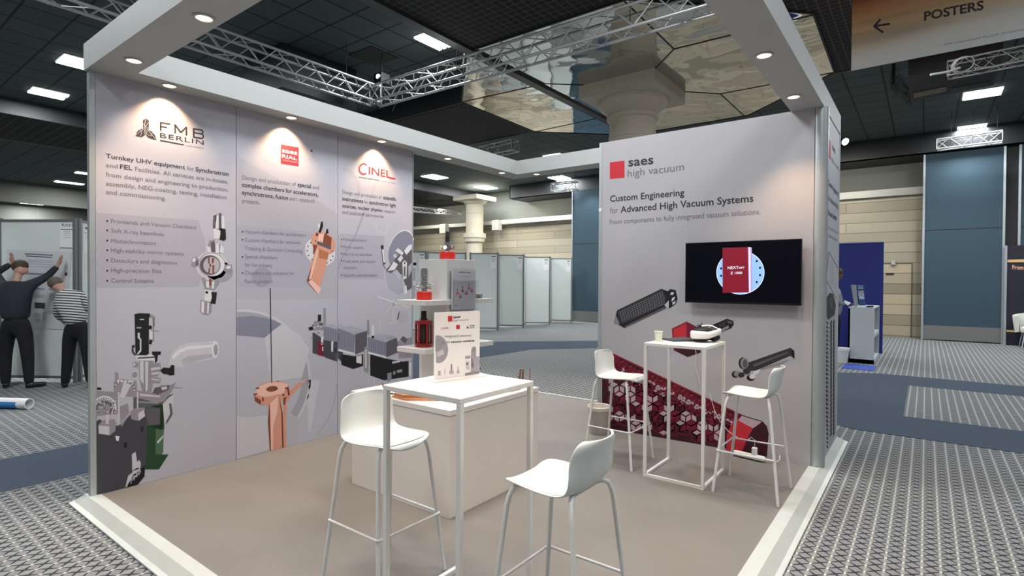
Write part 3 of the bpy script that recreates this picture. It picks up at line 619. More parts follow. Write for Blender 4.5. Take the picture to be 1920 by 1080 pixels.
# panel 2
mb = MB()
T(mb, LW, [("saes", 528.5, 285.3, 557.2, 290.6, 8.6, 'white', .014), ("RIAL", 528.5, 295.5, 557, 300.5, 6.5, 'white', .012), ("VACUUM", 529.4, 301.0, 557, 306.2, 3, 'pale', 0),
 ("Design and production of", 453.8, 336.3, 555, 349, 8.2, 'grey', 0), ("special", 557.8, 349.5, 583, 353, 8, 'ink', B), ("and", 586, 353.6, 598, 355.7, 7.5, 'grey', 0),
 ("complex chambers for accelerators,", 453.8, 349.8, 596.7, 368.7, 8.2, 'ink', B), ("synchrotrons, fusion", 453.8, 364.5, 540, 375, 8.2, 'ink', B), ("and research", 543, 375.4, 589.6, 380.7, 7.8, 'grey', 0), ("projects.", 453.8, 380, 487.5, 382.8, 8, 'grey', 0)])
mb.build('lettering', PM, PAN[1])
mb = MB()
T(mb, LW, [
 ("Vacuum chambers for accelerators", 459, 437.2, 573.7, 443.9, 7.2, 'grey', 0), ("Custom chambers for emission", 459, 453, 563, 458, 7.2, 'grey', 0), ("Trapping & Quantum Computing", 459, 468.2, 567, 474, 7.2, 'grey', 0), ("Special chambers", 459, 484, 519.7, 486.4, 7.2, 'grey', 0),
 ("for the industry", 459, 499.5, 510.8, 501.3, 7.2, 'grey', 0), ("Chambers and solutions for", 459, 515.1, 551.6, 515.5, 7.2, 'grey', 0), ("Fusion projects", 459, 530.7, 510.8, 530.7, 7.2, 'grey', 0)])
for y in (434.5, 449.5, 481.5, 512): draw(mb, LW, ellipse(454.5, y, 1.5, 1.5, n=10), I['ink'], 6)
mb.build('bullet_list', PM, PAN[1])
mb = MB(); ring(mb, LW, 543.8, 294.5, 47, 13.5, 0.8, I['mid'], 4, -7, n=48); draw(mb, LW, "526.4,270.4 559.7,276.4 559.7,312 526.4,306.1", I['red'], 5); draw(mb, LW, ellipse(584, 282.8, 2, 2, n=12), I['maroon'], 6); mb.build('logo', PM, PAN[1])
mb = MB()
draw(mb, LW, "443.8,292 512,330 590,372 632.5,402 632.5,560 443.8,560", I['pale'], 0)
draw(mb, LW, "443.8,422 574,434 590,438 590,538 443.8,538.5", I['band'], 1); draw(mb, LW, ellipse(491, 520, 18.5, 18.5), I['mid'], 2)
# great ring with a plate behind the hanging wire
arc = ellipse(455, 710, 128, 130, 0, 26, -95, 35)
o = [(x, y) for x, y in arc if x >= 443.8]
for (r0, r1, c) in ((1.0, 0.965, 'lt'), (0.965, 0.86, 'hair')):
    for k in range(len(o) - 1):
        a, b = o[k], o[k + 1]; f = lambda q, r: (max(443.8, 455 + (q[0] - 455) * r), 710 + (q[1] - 710) * r); draw(mb, LW, [f(a, r0), f(b, r0), f(b, r1), f(a, r1)], I[c], 1)
draw(mb, LW, "443.8,595 474,592 505,598 528,607 496,633 443.8,628", I['steel'], 2); draw(mb, LW, "496,632 529,607 562,628 580,655 566,708 508,716 503,690", I['lt'], 2); draw(mb, LW, "443.8,780 462,783 503,778 505,843 443.8,864", I['lt'], 1)
draw(mb, LW, "575,712 600,712 582,808 578,808", I['lt'], 1); stroke(mb, LW, ellipse(560, 700, 73, 130, 0, 14, -30, 62), 1.0, I['hair'], 2)
draw(mb, LW, "505.6,540 507.6,540 510.2,718 508.4,718", I['ink'], 5)
for q, c, l in [("476,745 478,738 486,722 504,716 525,715 542,721 543,738 538,748 506,758 490,760 478,752", 'cop', 3), ("486,724 504,717 524,716 541,721 530,738 500,744 476,740", 'copl', 4), ("477,743 489,750 489,759 478,752", 'copd', 5), ("538,728 542,728 543,737 539,736", 'copd', 5),
 ("543,733 556,720 571,711 574,713 560,727 546,742 538,756 536,790 537,842 531,843 531,750", 'cop', 3), ("571,712 575,710 566,718 564,716", 'lt', 4), ("502,756 522,738 529,762 529,843 506,848", 'cop', 4), ("505,757 506,757 508.5,848 506,848 502,790", 'copd', 5), ("506,757 522,742 520,770 512,800 512,846 508,847", 'copl', 5),
 ("522,740 525,752 530,775 532,842 529,843 527,772", 'copd', 6), ("531,746 537,744 534,760 531,758", 'copd', 5)]: draw(mb, LW, q, I[c], l)
draw(mb, LW, ellipse(510, 729, 11, 5.2, -8), I['copd'], 6)
for q in ("479,727 486,726 486,729 479,729", "475,738 484,737 480,741 476,742", "534,727 540,725 542,728 534,730", "519,715 522,713 523,716", "491,745 495,746 494,753 491,752", "529,739 533,738 533,743 529,742"): draw(mb, LW, q, I['copd'], 6)
# copper block instrument
draw(mb, LW, ellipse(600, 472, 30, 25, 35), I['chrl'], 2); draw(mb, LW, ellipse(606, 456, 25, 20, 40), I['cop'], 3)
for k in range(15):
    a = math.radians(-40 + k * 24); c, s_ = math.cos(a), math.sin(a); draw(mb, LW, ellipse(600 + 25.5 * c * .86 - 20.5 * s_ * .5, 473 + 25.5 * c * .5 + 20.5 * s_ * .86, 1.3, 1.5, n=8), I['box'], 4)
for q, c, l in [("597,440 608,438 606,454 596,452", 'copl', 4), ("608,437 622,446 620,466 605,455", 'copd', 5), ("622,447 629,455 627,466 621,466", 'cop', 4), ("595,452 621,462 620,468 594,458", 'chrd', 6), ("587,458 595,460 592,472 587,478", 'copd', 5), ("593,465 617,474 611,500 599,545 596,551 577,530 581,500", 'cop', 6),
 ("597,466 616,474 614,487 598,484", 'orange', 7), ("595,466 598,467 582,527 579,522", 'copl', 7), ("584,500 580,527 577,530 575,526", 'copd', 7), ("582,523 602,541 598,550 595,551 577,530", 'copl', 7), ("575,528 577,528 594,549 596,552", 'copd', 8),
 ("602,416 605,415 606,424 601,437 597,436", 'black', 5), ("612,430 615,429 616,437 610,440", 'black', 5), ("596,420 600,420 600,428 597,430", 'chrl', 4), ("592,437 597,437 596,443 592,442", 'maroon', 6)]: draw(mb, LW, q, I[c], l)
mb.build('printed_artwork', PM, PAN[1])

# panel 3 and the row of detector boxes that runs over the joint
mb = MB()
T(mb, LW, [("Design and production of", 641.9, 362.8, 715.4, 373, 6.8, 'grey', 0), ("scientific", 718.4, 373, 742.8, 377, 6.8, 'ink', B), ("instruments", 641.9, 375.6, 680.8, 380.5, 7, 'ink', B), ("for", 683, 380.9, 690, 382, 6.5, 'grey', 0), ("synchrotron light", 692.3, 382.3, 742, 388.5, 6.8, 'ink', B),
 ("sources, nuclear physics", 641.9, 388.6, 716.3, 397.4, 6.8, 'ink', B), ("research", 719, 397.9, 740, 400.3, 6, 'grey', 0), ("and analytical laboratories", 641.9, 400.6, 719, 408.8, 6.8, 'grey', 0)])
mb.build('lettering', PM, PAN[2])
mb = MB()
T(mb, LW, [
 ("Monochromators", 643.7, 451.4, 687, 453.5, 5.8, 'grey', 0), ("Mirror systems", 643.7, 465.9, 680.8, 467, 5.8, 'grey', 0), ("Hard X-ray beamlines", 643.7, 479.3, 697.7, 480, 5.8, 'grey', 0), ("Front ends and vacuum", 643.7, 492.4, 703.9, 492.8, 5.8, 'grey', 0), ("chambers", 643.7, 504.5, 668.4, 504.5, 5.8, 'grey', 0), ("Scientific instrumentation", 643.7, 519, 707.4, 518.3, 5.8, 'grey', 0)])
for y in (449, 462, 475.5, 488.5, 516): draw(mb, LW, ellipse(640.5, y, 1.2, 1.3, n=10), I['ink'], 6)
mb.build('bullet_list', PM, PAN[2])
mb = MB()
ring(mb, LW, 681.5, 317, 9.3, 11.3, 2.6, I['red'], 6, 0, 55, 318, 26)
text(mb, LW, "INEL", 691.2, 326.4, 733, 333.8, 14, I['red'], 0.012, 6); draw(mb, LW, "728,331.6 741.2,334 741.2,336.6 728,334.2", I['red'], 7)
text(mb, LW, "scientific instruments", 672.8, 333, 711, 339.3, 3, I['ink'], 0.01, 6); text(mb, LW, "a saes company", 714, 340, 741, 344.5, 3, I['mid'], 0, 6)
mb.build('logo', PM, PAN[2])
mb = MB()
ring(mb, LW, 640, 352, 36, 38, 6, I['pale'], 1, 0, -85, 75, 26); stroke(mb, LW, "682,400 664,448 640,485 634.5,505", 2.2, I['mid'], 1); stroke(mb, LW, "706,340 692,380 680,402", 3, I['pale'], 1)
draw(mb, LW, "634,438 720,443 720,523 634,523", I['band'], 0); stroke(mb, LW, "705,415 705,430 716,437 724,436", 1.5, I['lt'], 1); stroke(mb, LW, "727,420 724,440", 1.5, I['lt'], 1)
draw(mb, LW, ellipse(752, 468, 22, 37, 18), I['steel'], 2); ring(mb, LW, 752, 468, 23, 38, 1.2, I['white'], 3, 18, 180, 320, 20)
for q, c, l in [("714,464 718,462 723,494 718,499", 'chrd', 3), ("716,468 719,468 722,492 719,492", 'chrl', 4), ("714,460 719,460 719,466 714,466", 'black', 5), ("717,497 722,499 724,512 730,538 748,553 755,548 746,520 737,512 725,508", 'steel', 3), ("722,510 738,514 746,520 752,530 754,548 748,553 728,538", 'steell', 4),
 ("724,506 738,489 757,468 772,458 772,540 764,545 755,520 744,505 732,512", 'chrd', 4), ("727,508 738,490 746,496 740,506", 'chrl', 5), ("741,470 746,465 757,474 754,479", 'chrl', 6), ("745,486 752,478 756,484 750,492", 'chrl', 6), ("757,470 766,460 772,458 772,466 762,478", 'white', 6),
 ("737,478 742,476 744,482 739,484", 'lt', 6), ("754,492 758,488 763,492 762,522 756,524", 'chrl', 6), ("765,500 772,492 772,505 766,520", 'steell', 6), ("757,500 760,500 760,518 757,518", 'chrd', 7), ("750,515 754,514 756,545 752,546", 'steell', 6), ("758,536 762,535 763,550 758,552", 'chrl', 6)]: draw(mb, LW, q, I[c], l)
draw(mb, LW, ellipse(758.5, 493, 3, 3.2), I['lt'], 8); draw(mb, LW, ellipse(758.5, 493, 1.4, 1.6), I['black'], 9)
stroke(mb, LW, "708,556 742,569 770,577", 3, I['lt'], 1); stroke(mb, LW, "710,557 742,568", 1.2, I['white'], 2)
for q in ("712,600 712,640 724,690", "722,590 735,570 750,580 744,605 728,606", "700,640 696,690 690,720", "738,560 738,604", "704,690 700,730"): stroke(mb, LW, q, 1.6, I['lt'], 1)
draw(mb, LW, ellipse(755, 594, 11, 12), I['pale'], 1)
mb.build('printed_artwork', PM, PAN[2])
def boxes(mb, xa, xb):
    lim = lambda q: [(min(max(x, xa), xb), y) for x, y in P(q)]
    for q, c, l in [("586,622 586,662 604,667 614,672 640,678 643,674 643,640 607,636", 'box', 2), ("606,612 632,616 636,641 608,638", 'steel', 3), ("606,611 620,606 644,611 636,618", 'steell', 3), ("634,616 666,626 664,664 634,654", 'steel', 3), ("634,615 656,611 686,619 665,628", 'steell', 4), ("666,627 688,620 688,656 666,665", 'chrd', 3),
     ("634,654 665,662 665,666 634,658", 'white', 5), ("640,664 640,684 662,692 681,686 681,664 665,668", 'black', 3), ("689,632 724,640 724,670 690,660", 'steel', 3), ("689,632 714,626 742,632 724,642", 'steell', 4), ("724,641 744,633 748,660 724,670", 'chrd', 3), ("690,659 724,668 724,672 690,663", 'white', 5),
     ("694,664 694,704 720,713 766,706 766,680 722,672", 'black', 3), ("683,650 692,650 691,700 682,695", 'chrm', 4), ("685,655 687,655 687,690 685,690", 'white', 5), ("578,614 586,612 588,618 580,620", 'black', 4), ("588,604 596,600 606,606 606,618 588,620", 'chrm', 3), ("596,590 602,590 602,602 596,603", 'black', 5), ("606,578 611,578 611,610 606,610", 'chrm', 4),
     ("602,632 606,632 606,646 602,646", 'white', 5), ("621,640 625,640 624,660 621,659", 'white', 5), ("596,642 607,640 606,668 596,666", 'maroon', 4), ("604,650 606,650 606,658 604,658", 'white', 6), ("688,600 692,600 693,628 688,628", 'chrm', 4), ("697,610 701,610 701,634 697,634", 'chrl', 4),
     ("745,640 772,632 772,670 748,672", 'chrm', 4), ("750,636 756,630 764,636 760,644", 'chrd', 5), ("724,684 766,676 766,682 724,690", 'black', 6), ("735,678 750,676 750,684 736,684", 'lt', 5), ("744,694 754,692 754,698 744,699", 'chrm', 6), ("737,697 741,695 741,702 737,702", 'chrm', 6), ("726,700 734,698 734,712 726,716", 'steel', 6), ("767,680 771,680 771,704 767,704", 'chrl', 5), ("668,668 678,666 678,682 668,680", 'chrl', 5)]:
        p = lim(q)
        if max(a for a, b in p) - min(a for a, b in p) > 0.5: draw(mb, LW, p, I[c], l)
    x = 608
    while x < 742:
        if xa < x < xb: stroke(mb, LW, [(x, 618 + (x - 634) * .22 if x < 666 else 634 + (x - 690) * .25), (x, 650 + (x - 634) * .25 if x < 666 else 660 + (x - 690) * .3)] if (634 < x < 666 or 690 < x < 724) else [(x, 616 + (x - 606) * .1), (x, 636)], 0.5, I['chrd'], 5)
        x += 4.2
    for k in range(40):
        x = 690 + random.random() * 80 if k % 2 else 584 + random.random() * 24; y = 640 + random.random() * 40 if x > 640 else 604 + random.random() * 40
        if xa < x < xb and (x > 742 or x < 610): draw(mb, LW, ellipse(x, y, 0.8 + random.random() * 1.6, 0.8 + random.random() * 1.4, n=7), I[random.choice(['chrl', 'chrd', 'lt', 'steel'])], 7)
mb = MB(); boxes(mb, 444, 632.6); mb.build('printed_machines', PM, PAN[1])
mb = MB(); boxes(mb, 633.4, 771.8); mb.build('printed_machines', PM, PAN[2])

# ---- screen wall: closed storage box with printed front and side
yA, yB = onx(1523, 600, WX).y, onx(1128, 500, WX).y
t = thing('stand_wall', (WX, yA, 0), 'white stand wall carrying the television, lettered saes high vacuum', 'wall panel')
mb = MB(); mb.box((WX, yA, 0), (WX + .04, yB, H)); fb = mb.build('front_board', BASE2, t)
mb = MB(); mb.box((WX - .004, yB, 0), (WX + .05, yB + .035, H)); mb.build('edge_profile', ALU, t)
mb = MB(); mb.cyl((WX + .058, yA - .036, 0), (WX + .058, yA - .036, H), .062, n=28); mb.build('corner_post', ALU, t)
mb = MB(); mb.box((WX + .11, SY, 0), (6.29, SY + .035, H)); sb_ = mb.build('side_board', mat('print_base_side', (0.47, 0.48, 0.52), 0.6), t)
mb = MB(); mb.box((WX + .095, SY - .004, 0), (WX + .112, SY + .04, H)); mb.box((6.29, SY - .004, 0), (6.315, SY + .04, H)); mb.build('side_profile', mat('white_profile', (0.6, 0.61, 0.62), 0.4), t)
mb = MB(); mb.box((WX + .05, yB - .002, 0), (6.29, yB + .03, H)); mb.box((6.26, SY + .04, 0), (6.29, yB, H)); mb.build('rear_board', WHITE, t)
mb = MB()
for z in (2.30,): mb.box((WX - .006, yB, z), (WX + .05, yB + .036, z + .035))
mb.build('joint_cover', WHITE, t)
mb = MB()
T(mb, TW, [("saes", 1178.2, 312, 1225.1, 307.0, 16.5, 'ink', 0.016), ("high vacuum", 1176.9, 331.8, 1282.7, 319.0, 13.5, 'grey', 0), ("Custom Engineering", 1144, 378.4, 1283.2, 366.5, 11.5, 'ink', 0.012), ("for", 1144, 400.5, 1159, 399, 11, 'grey', 0),
 ("Advanced High Vacuum Systems", 1163.6, 398.8, 1412.5, 378, 12, 'ink', 0.012), ("From components to fully integrated vacuum solutions.", 1143.6, 420.9, 1426, 401.5, 9, 'grey', 0)])
mb.build('lettering', PM, fb)
mb = MB(); draw(mb, TW, "1143.5,304.5 1171,301.2 1171,333 1143.5,335.4", I['red'], 5); mb.build('logo', PM, fb)
mb = MB()
# long black mesh-sided module
for q, c, l in [("1151,605 1157,582 1240,541.5 1252,546 1257,542 1267,544 1270.5,560 1267.5,570 1256,578 1250,577 1171,615.5 1163,610.5", 'black', 2), ("1158,583 1240,542.5 1250,558 1244,573 1168,608 1159,604", 'dkbar', 3), ("1172,611 1244,576 1252,574 1252,577 1171,615.5", 'chrd', 4),
 ("1246,572 1254,563 1254,577 1250,577", 'lt', 5), ("1258,548 1264,548 1262,553 1257,553", 'chrl', 5), ("1260,559 1266,556 1264,562 1259,566", 'chrl', 5), ("1261,567 1267,564 1266,569 1261,572", 'chrl', 5), ("1151,606 1155,591 1162,608 1152,607", 'chrm', 4)]: draw(mb, TW, q, I[c], l)
for k in range(1, 20): x = 1158 + k * 4.4; stroke(mb, TW, [(x, 583.5 - k * 2.15 + 2), (x + 5, 604 - k * 1.75)], 0.5, I['chrm'], 5)
for k in range(1, 7): stroke(mb, TW, [(1158.5 + k * 1.2, 583 + k * 3.4), (1242 + k * 0.8, 544 + k * 4.1)], 0.5, I['chrm'], 5)
# red and dark cube, grey arm
for q, c, l in [("1259.5,616 1287.3,602.8 1289,638 1263,657", 'redd', 3), ("1263,618 1286,607 1287,634 1265,648", 'red', 4), ("1287.3,602.8 1313,616 1314,660 1289,638", 'maroon', 3), ("1263,656.5 1289,637 1314,642 1314,661 1289.5,669.5", 'marod', 4), ("1267,648 1280,640 1289,638 1285,646", 'redd', 5),
 ("1332,611 1363,597.5 1375,601.7 1376,608.3 1370.5,616 1349.7,623.6 1335,622", 'black', 3), ("1345,609 1361,601 1362,610 1349,616", 'dkbar', 4), ("1350,618 1366,610 1367,615 1351,623", 'chrm', 4), ("1362,600 1373,603 1374,607 1366,607", 'chrd', 5)]: draw(mb, TW, q, I[c], l)
# flanged probe
for q, c, l in [("1408,678 1482,652 1489.6,658 1490,673.5 1482,667 1417,695 1396,696 1394,682", 'dkbar', 4), ("1412,683 1478,659 1478,662 1414,688", 'chrd', 5), ("1482,652 1489.6,658 1490,673.5 1485,668 1484,658", 'black', 6), ("1425,690 1482,673 1466,684 1428,694", 'chrm', 3), ("1412,694 1426,690 1422,700 1413,704", 'white', 3)]: draw(mb, TW, q, I[c], l)
for cx, cy, rx_, ry_, c, l in ((1393, 681, 8, 11, 'black', 5), (1396, 681, 7.5, 10.5, 'chrm', 6), (1397, 682, 4.5, 8, 'chrd', 7), (1379, 702, 7, 6.5, 'black', 4), (1382, 701, 6, 5.5, 'chrm', 5), (1390, 703, 6, 5, 'dkbar', 6), (1408, 708, 8, 6, 'black', 4), (1411, 706, 6, 4.5, 'white', 5), (1400, 696, 7, 6, 'dkbar', 5)): draw(mb, TW, ellipse(cx, cy, rx_, ry_), I[c], l)
# big perforated red tube
body = "1129,668 1147,662.5 1391.7,778.8 1372,795 1363,815 1362,842 1150,806 1129,802"
draw(mb, TW, body, I['marod'], 1)
def yfloor(x): return 801.5 + (x - 1129) * (847 - 801.5) / (1391 - 1129)
def ytop(x): return 654.5 + (x - 1129) * (778.8 - 654.5) / (1391 - 1129)
def xmax(y): return 1393 - max(0, (y - 779)) * .55 if y > 779 else 1400
def vof(x, y): return (y - ytop(x)) / 150.0
def inside(p_): return ytop(p_[0]) + 1.5 < p_[1] < yfloor(p_[0]) - 1.0 and 1130 < p_[0] < xmax(p_[1]) - 1
def cell(R, v0, v1, thin):
    dx, dy = R * 1.732, R * 1.5
    for row in range(-2, int(220 / dy) + 2):
        for col in range(-1, int(280 / dx) + 2):
            cx_ = 1130 + (col + (.5 if row % 2 else 0)) * dx; cy_ = 655 + row * dy + (cx_ - 1130) * .0
            if not (v0 <= vof(cx_, cy_) < v1): continue
            hx_ = [(cx_ + R * math.sin(k * PI / 3), cy_ - R * math.cos(k * PI / 3)) for k in range(6)]
            for k in (0, 2, 4):                    # three rhombi make the drawn cube
                q_ = [(cx_, cy_), hx_[(k + 5) % 6], hx_[k], hx_[(k + 1) % 6]]
                if not all(inside(z_) for z_ in q_): continue
                v = vof(sum(z_[0] for z_ in q_) / 4, sum(z_[1] for z_ in q_) / 4)
                rnd = (int(cx_ * 7.3) + int(cy_ * 3.7)) % 7
                if v < .12: c = 'maroon' if k else 'redd'
                elif v < .22: c = 'rose' if rnd > 1 else 'maroon'
                elif v < .30: c = 'marod' if k else 'maroon'
                elif v < .50: c = 'rose' if rnd > 0 else 'maroon'
                elif v < .66: c = 'marod' if k != 2 else 'maroon'
                elif v < .84: c = 'rose' if rnd > 1 else 'marod'
                else: c = 'marod' if rnd < 5 else 'rose'
                draw(mb, TW, q_, I[c], 2)
                for a_, b_ in zip(q_, q_[1:] + q_[:1]): stroke(mb, TW, [a_, b_], thin, I['maroon'], 3)
cell(6.0, -.1, .24, 1.0); cell(12.0, .20, 1.3, 2.2)
stroke(mb, TW, "1129,655 1147,662.5 1391.7,778.8", 2.5, I['redd'], 5)
draw(mb, TW, "1391.7,778.8 1429,791 1412,803 1400,825 1390,850 1362,844 1363,815 1372,795", I['red'], 5); draw(mb, TW, "1391.7,778.8 1429,791 1412,803 1384,788", I['rose'], 6)
draw(mb, TW, "1429,791 1437,800 1441,815 1438,857 1390,850 1400,825 1412,803", I['marod'], 6); stroke(mb, TW, "1391.7,778.8 1429,790.5 1437,799 1441,815", 1.6, I['black'], 7)
mb.build('printed_artwork', PM, fb)
# side print
mb = MB(); T(mb, SW, [("saes", 1560.5, 278.6, 1566, 289.5, 12, 'ink', .02), ("high vacuum", 1558.8, 301, 1572.8, 321, 9, 'mid', 0), ("Custom Engineering", 1553.1, 346.7, 1571.8, 369, 11, 'ink', .01), ("for Advanced High", 1553.1, 376, 1570.9, 392, 11, 'ink', .0), ("Vacuum Systems", 1552.7, 403, 1568.5, 414, 11, 'ink', .01), ("From components to fully integrated", 1552.7, 428, 1571, 439, 6, 'mid', 0), ("vacuum solutions.", 1552.7, 443, 1570, 453, 6, 'mid', 0)])
mb.build('lettering', PM, sb_)
mb = MB(); draw(mb, SW, "1553,260.3 1557.4,266 1557.4,300 1553,294.6", I['red'], 5); mb.build('logo', PM, sb_)
mb = MB()
for q in ("1554,472 1572,505", "1554,472 1549,525 1568,560"): stroke(mb, SW, q, 0.9, I['chrd'], 3)
for k in range(9): stroke(mb, SW, [(1556, 490 + k * 5), (1563, 493 + k * 5)], 0.8, I['mid'], 3)
draw(mb, SW, "1549,560 1555,549 1562,551 1567,572 1565,590 1552,600 1549,588", I['box'], 3); draw(mb, SW, "1556,556 1561,560 1561,580 1555,572", I['chrd'], 4)
draw(mb, SW, "1548,600 1566,590 1567,810 1556,852 1548,800", I['pale'], 2)
for k in range(30):
    y = 605 + k * 8; x0, x1 = 1548.5 + (0.15 * max(0, k - 20)), 1552.5; draw(mb, SW, [(x0, y - 3), (x1, y - 1), (x1, y + 4), (x0, y + 2)], I['dkbar'], 4)
    if k < 27:
        draw(mb, SW, [(1556, y + 2), (1559.5, y - 6), (1560, y - 1), (1556.5, y + 7)], I['black'], 4); draw(mb, SW, [(1561.5, y), (1564, y - 7), (1564.6, y - 1), (1562, y + 6)], I['black'], 4)
mb.build('printed_artwork', PM, sb_)

# television
a = onx(1285, 456, 5.10); b = onx(1502.5, 571, 5.10)
tv = thing('television', (5.15, (a.y + b.y) / 2, b.z), 'wide black television mounted on the white stand wall', 'television')
tz0, tz1, ty0, ty1 = 1.362, 1.924, 0.832, 1.815
mb = MB(); mb.box((5.102, ty0, tz0), (5.14, ty1, tz1)); mb.build('housing', mat('tv_black', (0.006, 0.006, 0.007), 0.4, spec=0.3), tv, bevel=0.004)
mb = MB(); mb.box((5.1005, ty0 + .006, tz0 + .018), (5.103, ty1 - .006, tz1 - .006)); scr = mb.build('screen', mat('screen_dark', (0.002, 0.002, 0.004), 0.30, spec=0.12, emit=(0.05, 0.07, 0.2), es=0.01), tv)
mb = MB(); mb.box((5.14, ty0 + .3, tz0 + .12), (5.20, ty1 - .3, tz1 - .12)); mb.build('wall_bracket', BLACK, tv)
TV = Plane(onx, 5.1005, (-1, 0, 0))
EM = [mat('screen_' + n, tuple(x * .3 for x in c), 0.4, emit=c, es=s_) for n, c, s_ in (('blue', (0.30, 0.52, 0.95), .95), ('white', (0.85, 0.9, 1.0), 1.0), ('red', (0.20, 0.004, 0.018), 1.0), ('violet', (0.50, 0.30, 0.75), .9), ('dark', (0.005, 0.01, 0.04), 1.0))]
mb = MB(); draw(mb, TV, ellipse(1388.3, 511, 45, 41, 0, 56), 1, 1); draw(mb, TV, ellipse(1388.3, 511, 44, 40, 0, 56), 0, 2)
for x, y in ((1412, 272), (1440, 330), (1440, 393), (1412, 452), (1107, 335), (1107, 398)): draw(mb, TV, ellipse(1110 + x / 4.571, 430 + y / 4.571, 1.9, 2.2, n=16), 4, 3)
draw(mb, TV, "1354.6,464.6 1402,463.3 1404.2,548 1355,549.2", 2, 4); draw(mb, TV, "1402,463.3 1409.7,464 1410.2,546 1404.2,548", 3, 4); draw(mb, TV, "1404.5,463 1407,464 1407.5,548 1404.8,548", 1, 5)
text(mb, TV, "NEXTorr", 1364.4, 504.7, 1396.2, 503.5, 5, 1, .01, 6); text(mb, TV, "Z 1000", 1369.5, 514.3, 1391.8, 513.8, 4.6, 1, .01, 6)
mb.build('picture', EM, scr)

# ================================================================== FURNITURE ON THE STAND
def bar_table(name, x, y, label):
    TH, hx, hy, w_ = 1.07, 0.262, 0.242, 0.024
    t = local_thing(name, (x, y, 0), label, 'table', 'white square bar tables')
    mb = MB(); mb.box((-hx, -hy, TH - .024), (hx, hy, TH)); mb.build('tabletop', WHITE, t, bevel=0.003)
    for sx in (-1, 1):
        for sy in (-1, 1):
            cx, cy = sx * (hx - w_ / 2), sy * (hy - w_ / 2); mb = MB(); mb.box((cx - w_ / 2, cy - w_ / 2, w_), (cx + w_ / 2, cy + w_ / 2, TH - .024)); mb.build('leg', WHITE, t, bevel=0.002)
    mb = MB(); mb.box((-hx, -hy, 0), (hx, -hy + w_, w_)); mb.box((-hx, hy - w_, 0), (hx, hy, w_)); mb.box((-hx, -hy + w_, 0), (-hx + w_, hy - w_, w_)); mb.build('base_rail', WHITE, t, bevel=0.002)
    return t
tab1 = bar_table('bar_table', 1.912, 1.755, 'white square bar table in front, carrying the printed tabletop sign')
tab2 = bar_table('bar_table', 4.362, 1.545, 'white square bar table by the screen wall, carrying the headset and cup')

def make_stool(label):
    t = local_thing('bar_stool', (0, 0, 0), label, 'bar stool', 'white shell bar stools')
    prof = [(.232, .722, .10), (.228, .738, .160), (.205, .748, .193), (.16, .750, .210), (.08, .745, .219), (0, .740, .222), (-.08, .738, .222), (-.135, .746, .220), (-.175, .768, .217), (-.200, .805, .214), (-.215, .850, .212), (-.228, .90, .208), (-.242, .945, .198), (-.250, .972, .178), (-.254, .985, .130)]
    NU = 16
    def pt(i, u, off=0.0):
        y, z, hw = prof[i]; k = min(max((i - 7) / 4, 0), 1)       # 0 seat, 1 back
        x = u * hw * .84; y *= .83; z = z - .02 if i < 8 else .726 + (z - .746) * .91; return (x, y + (0.050 * k) * abs(u) ** 2.4, z + (1 - k) * (0.016 * abs(u) ** 3 - .004) + off)
    vs = [pt(i, -1 + 2 * j / NU) for i in range(len(prof)) for j in range(NU + 1)]
    fs = [(i * (NU + 1) + j, i * (NU + 1) + j + 1, (i + 1) * (NU + 1) + j + 1, (i + 1) * (NU + 1) + j) for i in range(len(prof) - 1) for j in range(NU)]
    mb = MB(); mb.raw(vs, fs, 0, True); o = shell = mb.build('shell', SHELL, t)
    sd = o.modifiers.new('thickness', 'SOLIDIFY'); sd.thickness = 0.009; sd.offset = -1 if False else 0
    ss = o.modifiers.new('smooth', 'SUBSURF'); ss.levels = 1; ss.render_levels = 2
    # seat pad
    vs = []; fs = []; rows_ = [2, 3, 4, 5, 6, 7, 8]
    for n_, i in enumerate(rows_):
        for j in range(NU + 1):
            u = -1 + 2 * j / NU; s_ = 0.90 - (0.10 if n_ in (0, 6) else 0); p = pt(i, u * s_); e = max(abs(u), abs(n_ - 3) / 3.0); vs.append((p[0], p[1] - (0.004 if n_ == 0 else 0), p[2] + 0.006 + 0.010 * (1 - e ** 6)))
    for a in range(len(rows_) - 1):
        for j in range(NU): fs.append((a * (NU + 1) + j, a * (NU + 1) + j + 1, (a + 1) * (NU + 1) + j + 1, (a + 1) * (NU + 1) + j))
    mb = MB(); mb.raw(vs, fs, 0, True); o = mb.build('seat_pad', PAD, shell); ss = o.modifiers.new('smooth', 'SUBSURF'); ss.levels = 1; ss.render_levels = 2
    foot, r = 0.222, 0.0105
    def legpath(sx, sy):
        return [(sx * .09, sy * .115, .722), (sx * .125, sy * .125, .720), (sx * .150, sy * .137, .708), (sx * .163, sy * .146, .680), (sx * .170, sy * .154, .64), (sx * foot, sy * foot, 0.002)]
    for sx in (-1, 1):
        for sy in (-1, 1): mb = MB(); mb.tube(legpath(sx, sy), r, 12); mb.build('leg', LEGM, t)
    mb = MB()
    for sy in (-1, 1): mb.tube([(-.09, sy * .115, .722), (.09, sy * .115, .722)], r, 12)
    mb.box((-.10, -.115, .724), (-.06, .115, .734)); mb.box((.06, -.115, .724), (.10, .115, .734)); mb.build('seat_frame', LEGM, t)
    k = 1 - .31 / .64; a = .154 + (foot - .154) * k; b = .170 + (foot - .170) * k; e = .013
    mb = MB(); mb.tube([(-b - e, -a, .31), (-b - e, a + .002, .31), (-b - e + .008, a + e, .31), (b + e - .008, a + e, .31), (b + e, a + .002, .31), (b + e, -a, .31)], .0065, 10); mb.build('footrest', LEGM, t)
    return t
